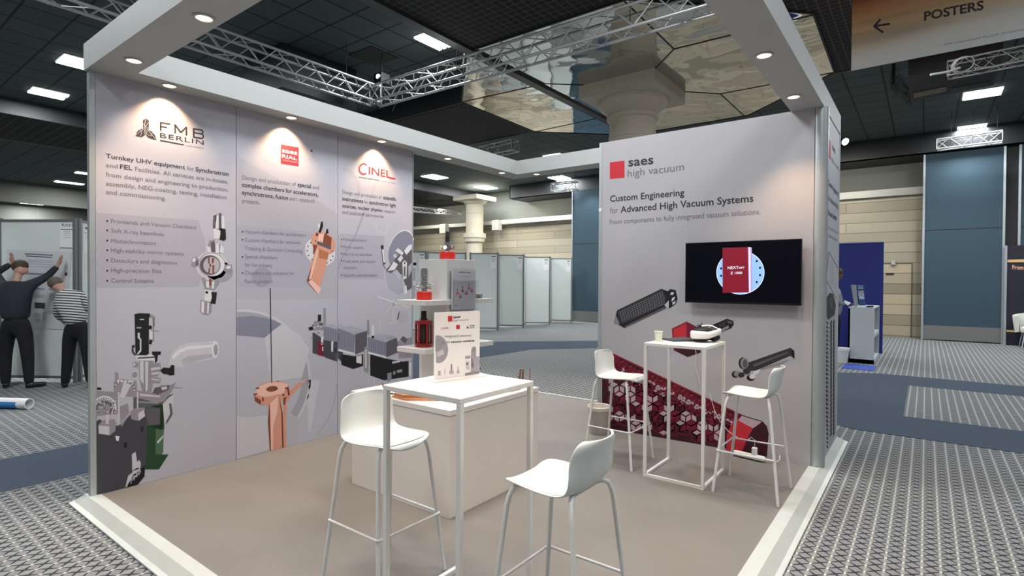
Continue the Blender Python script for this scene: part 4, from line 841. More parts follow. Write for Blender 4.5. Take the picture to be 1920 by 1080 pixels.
ST = [((1.885, 2.265), PI, 'white shell bar stool at the left, facing the front table from beside the counter'),
      ((1.93, 1.20), 0.0, 'white shell bar stool in the foreground, back turned to the visitor'),
      ((4.362, 2.125), PI, 'white shell bar stool left of the far table, next to the waste bin'),
      ((4.338, 1.02), 0.0, 'white shell bar stool by the screen wall, right of the far table')]
s0 = make_stool(ST[0][2])
for i, ((x, y), rz, lab) in enumerate(ST):
    o = s0 if i == 0 else copy_tree(s0); o.location = (x, y, 0); o.rotation_euler = (0, 0, rz); o['label'] = lab

# display counter with the tower on it
t = thing('display_counter', (3.08, 2.96, 0), 'low white display counter behind the front table', 'counter')
mb = MB(); mb.box((2.574, 2.452, 0), (3.585, 3.478, .672)); mb.build('body', COUNTERW, t, bevel=0.003)
mb = MB(); mb.box((2.568, 2.446, .674), (3.591, 3.484, .712)); mb.build('counter_top', WHITE, t, bevel=0.003)
mb = MB(); mb.ball((3.615, 2.60, .43), .045, 12, 0, (.7, 1, 1)); mb.cyl((3.585, 2.60, .43), (3.61, 2.60, .43), .015); mb.build('knob', BLACK, t)
t = thing('display_tower', (3.075, 2.965, .712), 'square white display tower with cross shelves standing on the counter', 'display tower')
tx0, tx1, ty0_, ty1_ = 2.922, 3.232, 2.820, 3.112
mb = MB(); mb.box((tx0, ty0_, .712), (tx1, ty1_, 1.715)); mb.build('column', WHITE, t, bevel=0.002)
for z in (1.070, 1.413):
    mb = MB(); mb.box((2.680, 2.795, z - .036), (tx0, 3.09, z)); mb.box((tx1, 2.795, z - .036), (3.44, 3.09, z)); mb.box((tx0, 2.795, z - .036), (tx1, 2.820, z)); mb.build('shelf', WHITE, t, bevel=0.002)

def pump(x, y, z, r, h, label, wide):
    t = thing('vacuum_pump', (x, y, z), label, 'vacuum pump', 'red-based vacuum pumps on the display tower')
    mb = MB(); mb.lathe([(0.0001, 0), (r * .97, 0), (r, .004), (r, h * .92), (r * .93, h), (0.0001, h)], (x, y, z), n=36); mb.build('red_base', REDP, t)
    mb = MB(); mb.lathe([(.022, h), (.022, h + .02), (.034, h + .02), (.034, h + .032), (.022, h + .034), (.020, h + .05), (.028, h + .052), (.028, h + .07), (.019, h + .075)], (x, y, z), n=28)
    for a in range(4): c, s_ = math.cos(a * PI / 2 + .4), math.sin(a * PI / 2 + .4); mb.cyl((x, y, z + h + .028), (x + c * .046, y + s_ * .046, z + h + .030), .010, n=12); mb.cyl((x + c * .042, y + s_ * .042, z + h + .029), (x + c * .052, y + s_ * .052, z + h + .031), .015, n=14)
    if wide: mb.cyl((x - .062, y + .045, z + h + .055), (x + .062, y - .045, z + h + .055), .0075, n=12)
    mb.build('flange_body', CHROME, t)
    mb = MB(); rr = .026 if wide else .015; hh = h + (.165 if wide else .155)
    mb.lathe([(rr * .8, h + .07), (rr * .8, h + .115), (rr, h + .118), (rr, hh), (rr * .7, hh + .004), (.0001, hh + .004)], (x, y, z), n=28)
    for a in range(8): c, s_ = math.cos(a * PI / 4), math.sin(a * PI / 4); mb.cyl((x + c * rr * 1.0, y + s_ * rr * 1.0, z + h + .07), (x + c * rr * 1.0, y + s_ * rr * 1.0, z + hh - .01), .0022, n=8)
    mb.build('neck', DARKMET if not wide else CHROME, t)
pump(3.077, 2.965, 1.715, .061, .065, 'vacuum pump with narrow grey neck on top of the white tower', False)
p = K = onz(795, 559.5, 1.413)
pump(2.80, 2.93, 1.413, .056, .062, 'vacuum pump with wide chrome neck on the upper left shelf of the tower', True)
# red caged pump on the lower left shelf
cx, cy, cz = 2.795, 2.93, 1.070
t = thing('caged_pump', (cx, cy, cz), 'dark red caged cartridge with black top knob on the lower left shelf', 'pump')
RG = mat('dark_red_glossy', (0.30, 0.012, 0.012), 0.2, coat=.5)
mb = MB(); mb.lathe([(.0001, 0), (.063, 0), (.065, .006), (.065, .024), (.058, .028)], (cx, cy, cz), n=32); mb.build('base_ring', RG, t)
mb = MB(); mb.lathe([(.062, .168), (.066, .172), (.064, .190), (.030, .200), (.0001, .200)], (cx, cy, cz), n=32); mb.build('top_cap', RG, t)
mb = MB()
for a in range(6): c, s_ = math.cos(a * PI / 3 + .2), math.sin(a * PI / 3 + .2); mb.cyl((cx + c * .055, cy + s_ * .055, cz + .024), (cx + c * .055, cy + s_ * .055, cz + .175), .009, n=12)
mb.build('cage', RG, t)
mb = MB()
for a in range(14): c, s_ = math.cos(a * PI / 7), math.sin(a * PI / 7); mb.cyl((cx + c * .036, cy + s_ * .036, cz + .026), (cx + c * .036, cy + s_ * .036, cz + .172), .006, n=8)
mb.cyl((cx, cy, cz + .02), (cx, cy, cz + .175), .030, n=20); mb.build('inner_discs', DARKMET, t)
mb = MB(); mb.cyl((cx, cy, cz + .20), (cx, cy, cz + .208), .026); mb.cyl((cx, cy, cz + .208), (cx, cy, cz + .262), .020, n=20); mb.build('knob', BLACK, t)
# small chrome piece on the right end of the upper shelf
t = thing('small_flange', (3.36, 2.90, 1.413), 'small chrome and black flange block on the upper right shelf', 'metal part')
mb = MB(); mb.box((3.345, 2.88, 1.413), (3.395, 2.92, 1.448)); mb.build('block', DARKMET, t, bevel=0.003)
mb = MB(); mb.cyl((3.37, 2.88, 1.432), (3.37, 2.868, 1.432), .014); mb.cyl((3.335, 2.9, 1.44), (3.405, 2.9, 1.44), .008); mb.build('port', CHROME, t)

# brochure holder on the tower
hy = 2.79; HP = Plane(ony, hy, (0, -1, 0))
A0 = ony(848, 505, hy); A1 = ony(891, 580, hy)
hx0, hx1, hz0, hz1 = A0.x, A1.x, A1.z, A0.z
t = thing('brochure_holder', (hx0, hy, hz0), 'clear acrylic holder with grey brochures hung on the white tower', 'brochure holder')
mb = MB(); mb.box((hx0 - .006, hy - .022, hz0), (hx1 + .008, hy - .020, hz1 - .07)); mb.box((hx0 - .006, hy + .014, hz0), (hx1 + .008, hy + .017, hz1 - .01)); mb.box((hx0 - .006, hy - .022, hz0), (hx1 + .008, hy + .017, hz0 + .003)); mb.build('acrylic_tray', GLASS, t)
br = thing('brochure', (hx0, hy, hz0), 'grey brochure showing six small red pumps, in the clear holder on the tower', 'brochure')
mb = MB(); mb.box((hx0, hy - .004, hz0 + .004), (hx1, hy + .006, hz1)); mb.build('pages', mat('brochure_paper', (.58, .58, .62), .6), br); pages = br.children[0]
HP = Plane(ony, hy - .004, (0, -1, 0))
mb = MB(); text(mb, HP, "NEXTorr Power", 861, 511.8, 883, 512.2, 3, I['ink'], .01, 2); text(mb, HP, "the broad range of pumps", 861, 518.5, 883, 519, 1.8, I['mid'], 0, 2)
for x, y, k in ((857.3, 550, 10), (863, 557, 6), (867, 545.5, 10), (874.3, 550, 5), (879, 541.3, 11), (884.5, 545.5, 6)):
    draw(mb, HP, ellipse(x, y, 2.6, 2.4, n=14), I['red'], 3); stroke(mb, HP, [(x, y - 1), (x + .2, y - k)], 1.5, I['chrd'] if k > 7 else I['red'], 2)
text(mb, HP, "saes", 852.5, 573.5, 858, 573.5, 2.4, I['ink'], .01, 2)
mb.build('printed_artwork', PM, pages)

# acrylic sign on the front table
a = onz(814.5, 711.5, 1.078); b = onz(899, 701.2, 1.078); b.z = a.z = 1.078
ud = (b - a).normalized(); nd = Vector((ud.y, -ud.x, 0)); 
if nd.dot(Vector((0, 0, 0)) - a) < 0: nd = -nd
hgt = 0.322
t = thing('tabletop_sign', tuple((a + b) / 2), 'white tabletop sign lettered saes high vacuum, standing on the front table', 'sign')
mb = MB(); mb.prism([a, b, b + Vector((0, 0, hgt)), a + Vector((0, 0, hgt))], -nd * .007); spanel = mb.build('panel', PAPER, t)
mb = MB(); c0_ = a - ud * .02; c1_ = b + ud * .03; mb.prism([c0_ + nd * .045 - Vector((0, 0, .008)), c1_ + nd * .045 - Vector((0, 0, .008)), c1_ - nd * .045 - Vector((0, 0, .008)), c0_ - nd * .045 - Vector((0, 0, .008))], (0, 0, .007)); mb.build('acrylic_base', mat('frosted_acrylic', (.82, .80, .81), .3), t)
class SPlane:
    def p(s, x, y, lay=0):
        d = ray(x, y); k = nd.dot(a - CAM) / nd.dot(d); return CAM + d * k + nd * (0.0004 + .00015 * lay)
SP = SPlane()
s4 = lambda x, y: (740 + x / 5.4, 540 + y / 5.4)
mb = MB()
draw(mb, SP, [s4(538, 285), s4(583, 282), s4(583, 338), s4(540, 341)], I['red'], 3); text(mb, SP, "saes", *s4(592, 306), *s4(666, 300), 4.6, I['ink'], .02, 3); text(mb, SP, "high vacuum", *s4(592, 338), *s4(748, 326), 3.2, I['grey'], 0, 3)
text(mb, SP, "CINEL", *s4(468, 420), *s4(552, 413), 3.6, I['red'], 0, 3); draw(mb, SP, [s4(622, 375), s4(658, 373), s4(658, 415), s4(623, 418)], I['red'], 3); text(mb, SP, "FMB", *s4(760, 393), *s4(808, 388), 3.2, I['ink'], 0, 3); text(mb, SP, "BERLIN", *s4(760, 408), *s4(808, 403), 1.8, I['ink'], 0, 3)
draw(mb, SP, [s4(728, 410), s4(738, 382), s4(748, 408)], I['ink'], 3)
text(mb, SP, "integrated solutions", *s4(505, 500), *s4(772, 490), 4.6, I['grey'], 0, 5); text(mb, SP, "for the", *s4(480, 560), *s4(560, 556), 4.2, I['grey'], 0, 5); text(mb, SP, "vacuum universe", *s4(568, 556), *s4(806, 541), 4.2, I['ink'], .02, 5)
el = [(x, y) for x, y in ellipse(*s4(440, 620), 18.5, 26, -4, 40) if x > s4(405, 0)[0]]
draw(mb, SP, el, I['hair'], 1); draw(mb, SP, [s4(410, 520), s4(470, 505), s4(500, 560), s4(450, 640), s4(412, 640)], I['mid'], 2); draw(mb, SP, [s4(425, 650), s4(490, 620), s4(500, 670), s4(430, 700)], I['lt'], 3)
for q, c in (([(440, 840), (464, 838), (464, 885), (440, 888)], 'rose'), ([(555, 838), (597, 836), (597, 868), (556, 872)], 'rose'), ([(568, 770), (582, 769), (582, 836), (568, 838)], 'chrm'), ([(628, 835), (655, 833), (655, 862), (629, 865)], 'rose'), ([(636, 795), (646, 795), (646, 834), (637, 835)], 'rose'), ([(505, 820), (509, 820), (509, 880), (505, 880)], 'mid'),
             ([(712, 862), (855, 838), (857, 862), (712, 885)], 'chrm'), ([(775, 620), (800, 592), (822, 600), (826, 842), (770, 856)], 'hair'), ([(800, 700), (856, 690), (856, 836), (804, 846)], 'steell'), ([(785, 600), (815, 595), (815, 640), (785, 642)], 'chrm'), ([(712, 690), (765, 684), (765, 712), (714, 716)], 'hair'), ([(718, 740), (760, 745), (756, 830), (722, 820)], 'lt'), ([(775, 690), (795, 685), (798, 800), (778, 806)], 'white'), ([(838, 735), (858, 733), (858, 765), (840, 767)], 'box'), ([(722, 760), (742, 756), (742, 775), (722, 778)], 'chrd')):
    draw(mb, SP, [s4(*p_) for p_ in q], I[c], 3 + (q[0][0] % 3))
mb.build('printed_artwork', PM, spanel)

# copper parts lying on the counter
t = thing('copper_manifold', (2.72, 3.05, .714), 'long copper absorber bar with bent end tube lying on the counter under the table top', 'copper part')
pa = onz(726, 745, .74); pb = onz(812, 733, .74)
COP2 = mat('bright_copper', (0.80, 0.36, 0.17), 0.35, 0.7, noise=.1, nscale=14)
mb = MB()
pts = [Vector((2.60, 3.05, .712)), Vector((2.98, 2.66, .712)), Vector((2.87, 2.53, .712)), Vector((2.585, 2.90, .712))]
mb.prism([q + Vector((0, 0, .001)) for q in pts], (0, 0, .016)); mb.prism([pts[0].lerp(pts[3], .15) + Vector((0, 0, .017)), pts[1].lerp(pts[2], .25) + Vector((0, 0, .017)), pts[1].lerp(pts[2], .7) + Vector((0, 0, .017)), pts[0].lerp(pts[3], .8) + Vector((0, 0, .017))], (0, 0, .022)); mb.build('bar', COP2, t, bevel=.004)
mb = MB(); q = [onx(717, 718, 2.63), onx(719.5, 726, 2.61), onx(724, 733, 2.60), onx(731, 738, 2.59)]; q.append(Vector((2.62, 3.06, .735))); mb.tube(q, .006, 10); mb.build('bent_tube', mat('aged_copper', (.20, .12, .08), .4, .6), t)
t = thing('copper_cradle', (3.45, 2.62, .714), 'small copper part with upright tubes at the right end of the counter', 'copper part')
mb = MB(); mb.box((3.30, 2.50, .713), (3.42, 2.58, .728)); mb.cyl((3.31, 2.54, .745), (3.41, 2.54, .745), .018, n=18); mb.build('base', COPPER, t, bevel=.003)
mb = MB()
for x0_, y0_, xt, yt in ((973, 727, 976, 692), (979, 725, 981, 692)):
    b0 = ony(x0_, y0_, 2.55); b1 = ony(xt, yt, 2.55); mb.cyl((b0.x, b0.y, .728), b1, .009, .007, n=12)
b1 = ony(993.5, 690, 2.53); mb.cyl((b1.x, b1.y, .713), b1, .004, n=10); mb.build('upright_tube', mat('brown_copper', (.32, .16, .10), .4, .6), t)

# things on the far table
TZ1 = 1.07
q = onz(1236, 637, TZ1); q = Vector((4.27, 1.735, TZ1))
t = thing('paper_cup', tuple(q), 'small pale paper cup on the left of the far table', 'cup')
mb = MB(); mb.lathe([(.0001, 0), (.024, 0), (.032, .078), (.030, .078), (.023, .004), (.0001, .004)], q, n=28); mb.lathe([(.032, .074), (.035, .076), (.035, .082), (.031, .083), (.030, .076)], q, n=28); mb.build('cup', mat('cup_paper', (.74, .80, .64), .6), t)
mb = MB(); mb.prism([Vector((4.32, 1.76, TZ1)), Vector((4.57, 1.66, TZ1)), Vector((4.50, 1.47, TZ1)), Vector((4.27, 1.60, TZ1))], (0, 0, .003)); tag(mb.build('leaflet', PAPER, org=(4.4, 1.6, TZ1)), 'white leaflet lying under the dark tablet on the far table', 'leaflet')
t = thing('tablet_computer', (4.42, 1.62, TZ1 + .004), 'slim dark grey tablet in a case on the far table, between cup and headset', 'tablet')
mb = MB(); mb.prism([Vector((4.37, 1.745, TZ1 + .0035)), Vector((4.585, 1.63, TZ1 + .0035)), Vector((4.48, 1.47, TZ1 + .0035)), Vector((4.28, 1.61, TZ1 + .0035))], (0, 0, .014)); mb.build('case', mat('tablet_case', (.055, .06, .075), .5), t, bevel=.003)
hc = Vector((4.465, 1.42, TZ1))
t = thing('vr_headset', tuple(hc), 'white and black virtual reality headset lying on the far table', 'headset')
HW = mat('headset_white', (.80, .80, .78), .4)
mb = MB(); path = []; fwd = Vector((-.55, -.84, 0)).normalized(); rgt = Vector((.84, -.55, 0)) * 1
view = Vector((ROT[2][0], ROT[2][1], 0)).normalized(); right = Vector((ROT[0][0], ROT[0][1], 0)).normalized()
hpt = lambda r, f, z: hc + right * r + view * f + Vector((0, 0, z))
# thick white band in front, strap running round to the back
ns = 22; ringp = [hpt(.116 * math.cos(a), .078 * math.sin(a), .062 + (.030 * max(0, math.cos(a)))) for a in [PI * (1.05 + .95 * k / ns) for k in range(ns + 1)]]
vs = []; fs = []
for k, p_ in enumerate(ringp):
    hh = .034 - .012 * (k / ns); o_ = (p_ - hc); o_.z = 0; o_.normalize()
    for dz, dr in ((-hh, -.004), (-hh * .6, .010), (hh * .6, .010), (hh, -.002), (hh * .7, -.014), (-hh * .7, -.014)): vs.append(p_ + Vector((0, 0, dz)) + o_ * dr)
for k in range(ns):
    for j in range(6): fs.append((k * 6 + j, k * 6 + (j + 1) % 6, (k + 1) * 6 + (j + 1) % 6, (k + 1) * 6 + j))
mb.raw(vs, fs, 0, True); mb.build('front_band', HW, t)
mb = MB(); mb.tube([hpt(.118, 0, .085), hpt(.112, .035, .105), hpt(.085, .060, .122), hpt(.045, .075, .128), hpt(.0, .080, .12)], .007, 10); mb.build('strap', HW, t)
mb = MB(); mb.ball(hpt(-.015, .01, .095), .075, 12, 0, (1.15, .9, .38)); mb.ball(hpt(.075, .02, .088), .040, 10, 0, (1.1, 1, .7)); mb.ball(hpt(-.02, .01, .030), .070, 12, 0, (1.1, .9, .36)); mb.ball(hpt(.085, .03, .035), .045, 10, 0, (1.1, 1, .7)); mb.build('face_cushion', BLACK, t)
mb = MB(); mb.box(hpt(-.075, -.02, .118), hpt(-.02, .03, .140)); mb.cyl(hpt(-.05, 0, .13), hpt(-.03, .02, .152), .014); mb.build('strap_buckle', mat('buckle_grey', (.09, .10, .13), .5), t)

# waste bin, power strip, charger and cables on the platform
t = thing('waste_bin', (5.02, 2.60, 0), 'beige lined waste basket on the platform against the screen wall', 'waste bin')
bc = (5.00, 2.66)
mb = MB(); mb.lathe([(.0001, .002), (.085, .002), (.112, .27), (.108, .27), (.082, .01), (.0001, .01)], (*bc, 0), n=36); mb.build('basket', mat('basket_beige', (.36, .34, .30), .7), t)
mb = MB(); mb.lathe([(.108, .23), (.118, .245), (.122, .275), (.115, .285), (.104, .280), (.095, .20), (.06, .15), (.0001, .14)], (*bc, 0), n=36); mb.build('liner', mat('bin_liner', (.62, .57, .50), .6, noise=.1, nscale=30, bump=.3), t)
pa = Vector((5.10, 1.36, .03)); pb = Vector((5.06, 1.09, .03))
t = thing('power_strip', tuple((pa + pb) / 2 - Vector((0, 0, .03))), 'white power strip on the platform behind the right-hand stool', 'power strip')
mb = MB(); mb.bar(pa, pb, .052, .040); mb.build('housing', mat('strip_white', (.74, .76, .72), .5), t, bevel=.012)
ca = pa.lerp(pb, .68) + Vector((0, 0, .020)); mb = MB(); mb.box(ca - Vector((.02, .02, 0)), ca + Vector((.02, .02, .062))); mb.build('plug_charger', mat('charger_white', (.8, .8, .78), .5), t, bevel=.004)
CABM = mat('cable_white', (.62, .60, .58), .6)
mb = MB(); mb.tube([pb, pb + Vector((0, -.03, -.005)), pb + Vector((.02, -.09, -.012)), pb + Vector((.05, -.11, .01)), pb + Vector((.09, -.10, .03))], .004, 8); mb.build('power_cord', CABM, t)
top = ca + Vector((0, 0, .062)); mb = MB()
pth = [top, top + Vector((0, 0, .07)), top + Vector((-.0, .03, .085))]
for x_, y_ in ((1400, 826), (1385, 822), (1375, 815), (1365, 808), (1350, 790), (1340, 770), (1330, 737)): pth.append(onx(x_, y_, 5.16))
mb.tube(pth, .0028, 8); tag(mb.build('charging_cable', CABM), 'thin white charging cable rising from the power strip in front of the red print', 'cable')
mb = MB(); mb.tube([onx(1302, 646, 5.18), onx(1305, 662, 5.185), onx(1304, 690, 5.185), onx(1309, 706, 5.18), onx(1313, 720, 5.17)], .003, 8)
tag(mb.build('hanging_cable', CABM), 'thin pale cable hanging down the screen wall behind the far table', 'cable')

# ================================================================== POSTER BOARDS
BF = mat('board_frame', (.19, .20, .20), .5, .4); BW = mat('board_white', (.66, .71, .68), .8, noise=.03, nscale=2)
def board(a, b, label, sheets=(), top=2.46, group='white poster boards set out in zigzag'):
    a = Vector((*a, FZ)); b = Vector((*b, FZ)); d = (b - a).normalized(); nrm = Vector((d.y, -d.x, 0))
    if nrm.dot(-a) < 0: nrm = -nrm
    L = (b - a).length; t = thing('poster_board', tuple((a + b) / 2), label, 'poster board', group); U = Vector((0, 0, 1)); ht = top - FZ
    mb = MB(); mb.prism([a + d * .02 + U * .10, b - d * .02 + U * .10, b - d * .02 + U * (ht - .03), a + d * .02 + U * (ht - .03)], nrm * .02); bpn = mb.build('panel', BW, t)
    for e in (a, b): mb = MB(); mb.prism([e + d * .022 + nrm * .032, e - d * .022 + nrm * .032, e - d * .022 - nrm * .012, e + d * .022 - nrm * .012], U * (ht + .02)); mb.build('post', BF, t)
    mb = MB(); mb.prism([a + U * (ht - .04), b + U * (ht - .04), b + U * ht, a + U * ht], nrm * .026); mb.build('rail', BF, t); mb = MB(); mb.prism([a + U * .06, b + U * .06, b + U * .10, a + U * .10], nrm * .026); mb.build('rail', BF, t)
    for k, (u0, u1, z0, z1, rows_) in enumerate(sheets):
        f = lambda u, z, o_=.022: a + d * (u * L) + U * (z - FZ) + nrm * o_
        mb = MB(); mb.prism([f(u0, z0), f(u1, z0), f(u1, z1), f(u0, z1)], nrm * .002, 0)
        for (ra, rb, rc, rd, mi) in rows_: mb.face([f(u0 + (u1 - u0) * ra, z0 + (z1 - z0) * rc, .0255), f(u0 + (u1 - u0) * rb, z0 + (z1 - z0) * rc, .0255), f(u0 + (u1 - u0) * rb, z0 + (z1 - z0) * rd, .0255), f(u0 + (u1 - u0) * ra, z0 + (z1 - z0) * rd, .0255)], mi)
        mb.build('number_card', [PAPER, PM[I['grey']], PM[I['black']], PM[I['mid']], PM[I['lt']]], bpn)
    return t, a, d, nrm, L
card = lambda u0, u1, z0=1.95, z1=2.38: (u0, u1, z0, z1, [(.15, .85, .88, .96, 1), (.05, .95, .74, .76, 3), (.3, .7, .66, .70, 3), (.2, .8, .58, .60, 3), (.3, .7, .52, .54, 3)])
bl = onz(4, 714.5, FZ); bm_ = onz(143, 717, FZ)
bt, ba, bd, bn, bL = board((bl.x, bl.y), (bm_.x, bm_.y), 'white poster board at far left, carrying the big poster the two people fix', [])
f_ = lambda u, z, o_: ba + bd * (u * bL) + Vector((0, 0, z - FZ)) + bn * o_
class BP:
    def p(s, x, y, lay=0): d = ray(x, y); k = bn.dot(f_(0, 0, .022) - CAM) / bn.dot(d); return CAM + d * k + bn * (.0035 + .001 * lay)
BPP = BP()
mb = MB(); draw(mb, BPP, "113,422 137,422 137,464 112,463", 0, 0); text(mb, BPP, "RA31", 116.5, 424.5, 136, 425.5, 5.2, 1, .01, 1); draw(mb, BPP, "114.5,429.5 137.5,430 137.5,431.2 114.5,430.8", 1, 1)
for y in (434, 437, 440.5, 445): draw(mb, BPP, [(120, y), (132, y), (132, y + .7), (120, y + .7)], 3, 1)
draw(mb, BPP, "112,464 139,465 139,466 112,465", 3, 1); mb.build('number_card', [PAPER, PM[I['grey']], PM[I['black']], PM[I['mid']]], bt)
t = thing('scientific_poster', tuple(f_(.5, 1.0, .03)), 'large white scientific poster held up against the board at far left', 'poster')
mb = MB(); draw(mb, BPP, "13,468 134,473 133,500 129,530 121,618 28,614 14,560", 0, 2)
draw(mb, BPP, "47,475 100,478 100,479.5 47,476.5", 2, 4); draw(mb, BPP, "50,479 99,482 99,483.5 50,480.5", 2, 4)
for y in (487, 490, 494, 499): draw(mb, BPP, [(52, y), (103, y + 2), (103, y + 2.7), (52, y + .7)], 3, 4)
draw(mb, BPP, "46,511 86,513 86,516 46,514", 4, 4); draw(mb, BPP, "57,540 84,541 84,543 57,542", 4, 4); draw(mb, BPP, "92,541 104,541 104,543 92,543", 4, 4)
draw(mb, BPP, "66,567 85,568 85,579 66,578", 2, 4); draw(mb, BPP, "122,511 127,511 127,517 122,517", 2, 4)
for (x, y, w_, h_) in ((60, 553, 24, 6), (93, 551, 10, 12), (64, 587, 12, 8), (80, 586, 7, 16), (66, 598, 10, 6), (92, 583, 12, 6)):
    for k in range(int(h_ / 2)): draw(mb, BPP, [(x, y + 2 * k), (x + w_, y + 2 * k), (x + w_, y + 2 * k + .8), (x, y + 2 * k + .8)], 3, 4)
mb.build('sheet', [mat('poster_paper', (.60, .60, .62), .7), PM[I['grey']], PM[I['box']], PM[I['hair']], PM[I['steel']]], t)
br_ = onz(176, 707, FZ); d2 = Vector((br_.x - bm_.x, br_.y - bm_.y, 0)).normalized()
board((bm_.x + .05, bm_.y + .03), (bm_.x + .05 + d2.x, bm_.y + .03 + d2.y), 'white poster board at far left, turned away behind the striped shirt', [card(.06, .40)])
board((bl.x - .72, bl.y - .55), (bl.x - .03, bl.y + .05), 'white poster board cut off by the left edge of the picture', [])
zz = [(13.22, 11.72), (13.72, 10.985), (14.675, 11.718), (15.156, 11.001), (16.219, 11.701), (16.817, 11.02), (17.949, 11.713), (18.375, 11.024)]
names = ['poster board right of the tower, nearest and largest of the white row', None, 'poster board second from the tower in the white row', None, 'poster board third from the tower in the white row', None, 'poster board last of the white row, beside the blue partition']
edge_names = ['edge-on poster board joining the first and second boards of the white row', 'edge-on poster board joining the second and third boards of the white row', 'edge-on poster board joining the third and last boards of the white row']
for k in range(7):
    a_, b_ = zz[k], zz[k + 1]
    if k % 2 == 0: board(a_, b_, names[k], [card(.74, .96)])
    else: board((a_[0] + .04, a_[1] + .03), (b_[0] - .04, b_[1] - .03), edge_names[k // 2], [])
def Kp(x, y, d): return CAM + ray(x, y) * d
p0, p1, p2, p3 = Kp(762, 627, 16.6), Kp(797, 627, 16.9), Kp(801, 625, 17.3), Kp(872, 625, 17.6)
board((p0.x, p0.y), (p1.x, p1.y), 'poster board seen between the printed wall and the white tower', [card(.62, .95), (.02, .5, .9, 2.2, [(.0, 1, .86, .93, 2), (.1, .9, .5, .8, 4), (.1, .9, .1, .4, 4)])])
board((p2.x, p2.y), (p3.x, p3.y), 'poster board hidden for the most part behind the white tower', [])

# rolled poster lying on the hall carpet
pa = Kp(-30, 757.5, 6.72); pb = Kp(55, 758, 6.66); pa.z = pb.z = FZ + .065
t = thing('poster_roll', (pb.x, pb.y, FZ), 'rolled-up poster with a blue print lying on the carpet at far left', 'poster roll')
ax = (pb - pa).normalized(); mb = MB(); mb.cyl(pa, pb - ax * .10, .063, n=28, caps=False); mb.build('printed_sheet', mat('roll_blue_print', (.04, .22, .55), .5), t)
mb = MB(); mb.cyl(pb - ax * .12, pb, .064, n=28, caps=False); mb.cyl(pb - ax * .12, pb, .055, n=28, caps=False); mb.cyl(pa, pb - ax * .02, .050, n=24, caps=False)
u_ = Vector((0, 0, 1)); v_ = ax.cross(u_)
for k in range(28):
    a1, a2 = 2 * PI * k / 28, 2 * PI * (k + 1) / 28; g_ = lambda r, a: pb + (u_ * math.cos(a) + v_ * math.sin(a)) * r
    mb.face([g_(.064, a1), g_(.064, a2), g_(.055, a2), g_(.055, a1)])
mb.build('paper_edge', PAPER, t)
mb = MB(); mb.cyl(pa + Vector((0, 0, .004)), pb - ax * .10 + Vector((0, 0, .004)), .0635, n=28, caps=False)
mb2 = MB()
for k in range(28):
    a1, a2 = 2 * PI * k / 28, 2 * PI * (k + 1) / 28; am = math.degrees(a1) % 360
    g_ = lambda q_, a: q_ + (u_ * math.cos(a) + v_ * math.sin(a)) * .0645
    if am < 60 or am > 300: mb2.face([g_(pa, a1), g_(pa, a2), g_(pb - ax * .10, a2), g_(pb - ax * .10, a1)], 0, True)
mb2.build('white_border', PAPER, t)

# ================================================================== RIGHT-HAND STAND FAR AWAY
t = thing('blue_partition', (15.0, 1.5, FZ), 'royal blue exhibition wall behind the white cabinet', 'partition')
mb = MB(); mb.box((14.95, .775, FZ), (15.05, 3.0, 2.49)); mb.build('panel', mat('royal_blue', (.012, .022, .20), .6), t)
mb = MB(); mb.box((14.94, .765, 2.49), (15.06, 3.0, 2.515)); mb.build('top_trim', mat('trim_white', (.6, .6, .62), .5), t)
t = thing('white_cabinet', (13.5, 1.0, FZ), 'tall white reception cabinet with open shelves at its right side', 'cabinet')
CW = mat('cabinet_white', (.50, .53, .55), .5)
cx0, cx1, cy0, cy1, ch = 12.86, 14.3, .80, 1.24, 1.05
mb = MB(); mb.box((cx0, cy0, FZ), (cx0 + .03, cy1, ch)); mb.box((cx0, cy1 - .03, FZ), (cx1, cy1, ch)); mb.box((cx1 - .03, cy0, FZ), (cx1, cy1, ch)); mb.box((cx0, cy0, ch), (cx1, cy1, ch + .025)); mb.box((cx0, cy0, FZ), (cx1, cy1, FZ + .08)); mb.build('carcass', CW, t)
mb = MB(); mb.box((cx0 + .03, cy0 + .005, .47), (cx1 - .03, cy1 - .03, .55)); mb.build('shelf', CW, t)
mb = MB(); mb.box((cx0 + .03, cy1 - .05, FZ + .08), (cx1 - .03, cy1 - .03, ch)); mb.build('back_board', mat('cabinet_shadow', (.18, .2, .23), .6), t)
t = thing('leaflet_stand', (13.0, 1.18, 1.075), 'grey upright leaflet stand on the white cabinet, leftmost', 'leaflet stand')
def quadpx(mb, pts, x, mi=0, th=.02): mb.prism([onx(px_, py_, x) for px_, py_ in P(pts)], (th, 0, 0), mi)
mb = MB(); quadpx(mb, "1595.5,534 1604,534 1608,574.5 1602,575", 13.0, 0, .15); mb.build('stand', mat('stand_grey', (.28, .30, .32), .6), t)
t = thing('brochure_display', (13.05, 1.05, 1.075), 'blue and white brochure display standing on the white cabinet', 'brochure display')
mb = MB(); quadpx(mb, "1607,533.5 1620,533.5 1623,572.5 1611,573", 13.1, 0, .02); mb.build('board', mat('display_blue', (.03, .07, .20), .5), t)
mb = MB(); quadpx(mb, "1608.5,545 1618.5,545 1621,561 1611,561", 13.095, 0, .003); quadpx(mb, "1608,535.5 1618,535.5 1618,537 1608,537", 13.095, 1, .003); quadpx(mb, "1609,539 1618,539 1618,541.5 1609,541.5", 13.095, 1, .003); mb.build('printed_artwork', [mat('display_photo', (.40, .44, .55), .5, noise=.8, nscale=30), mat('display_text', (.25, .45, .55), .5)], t)
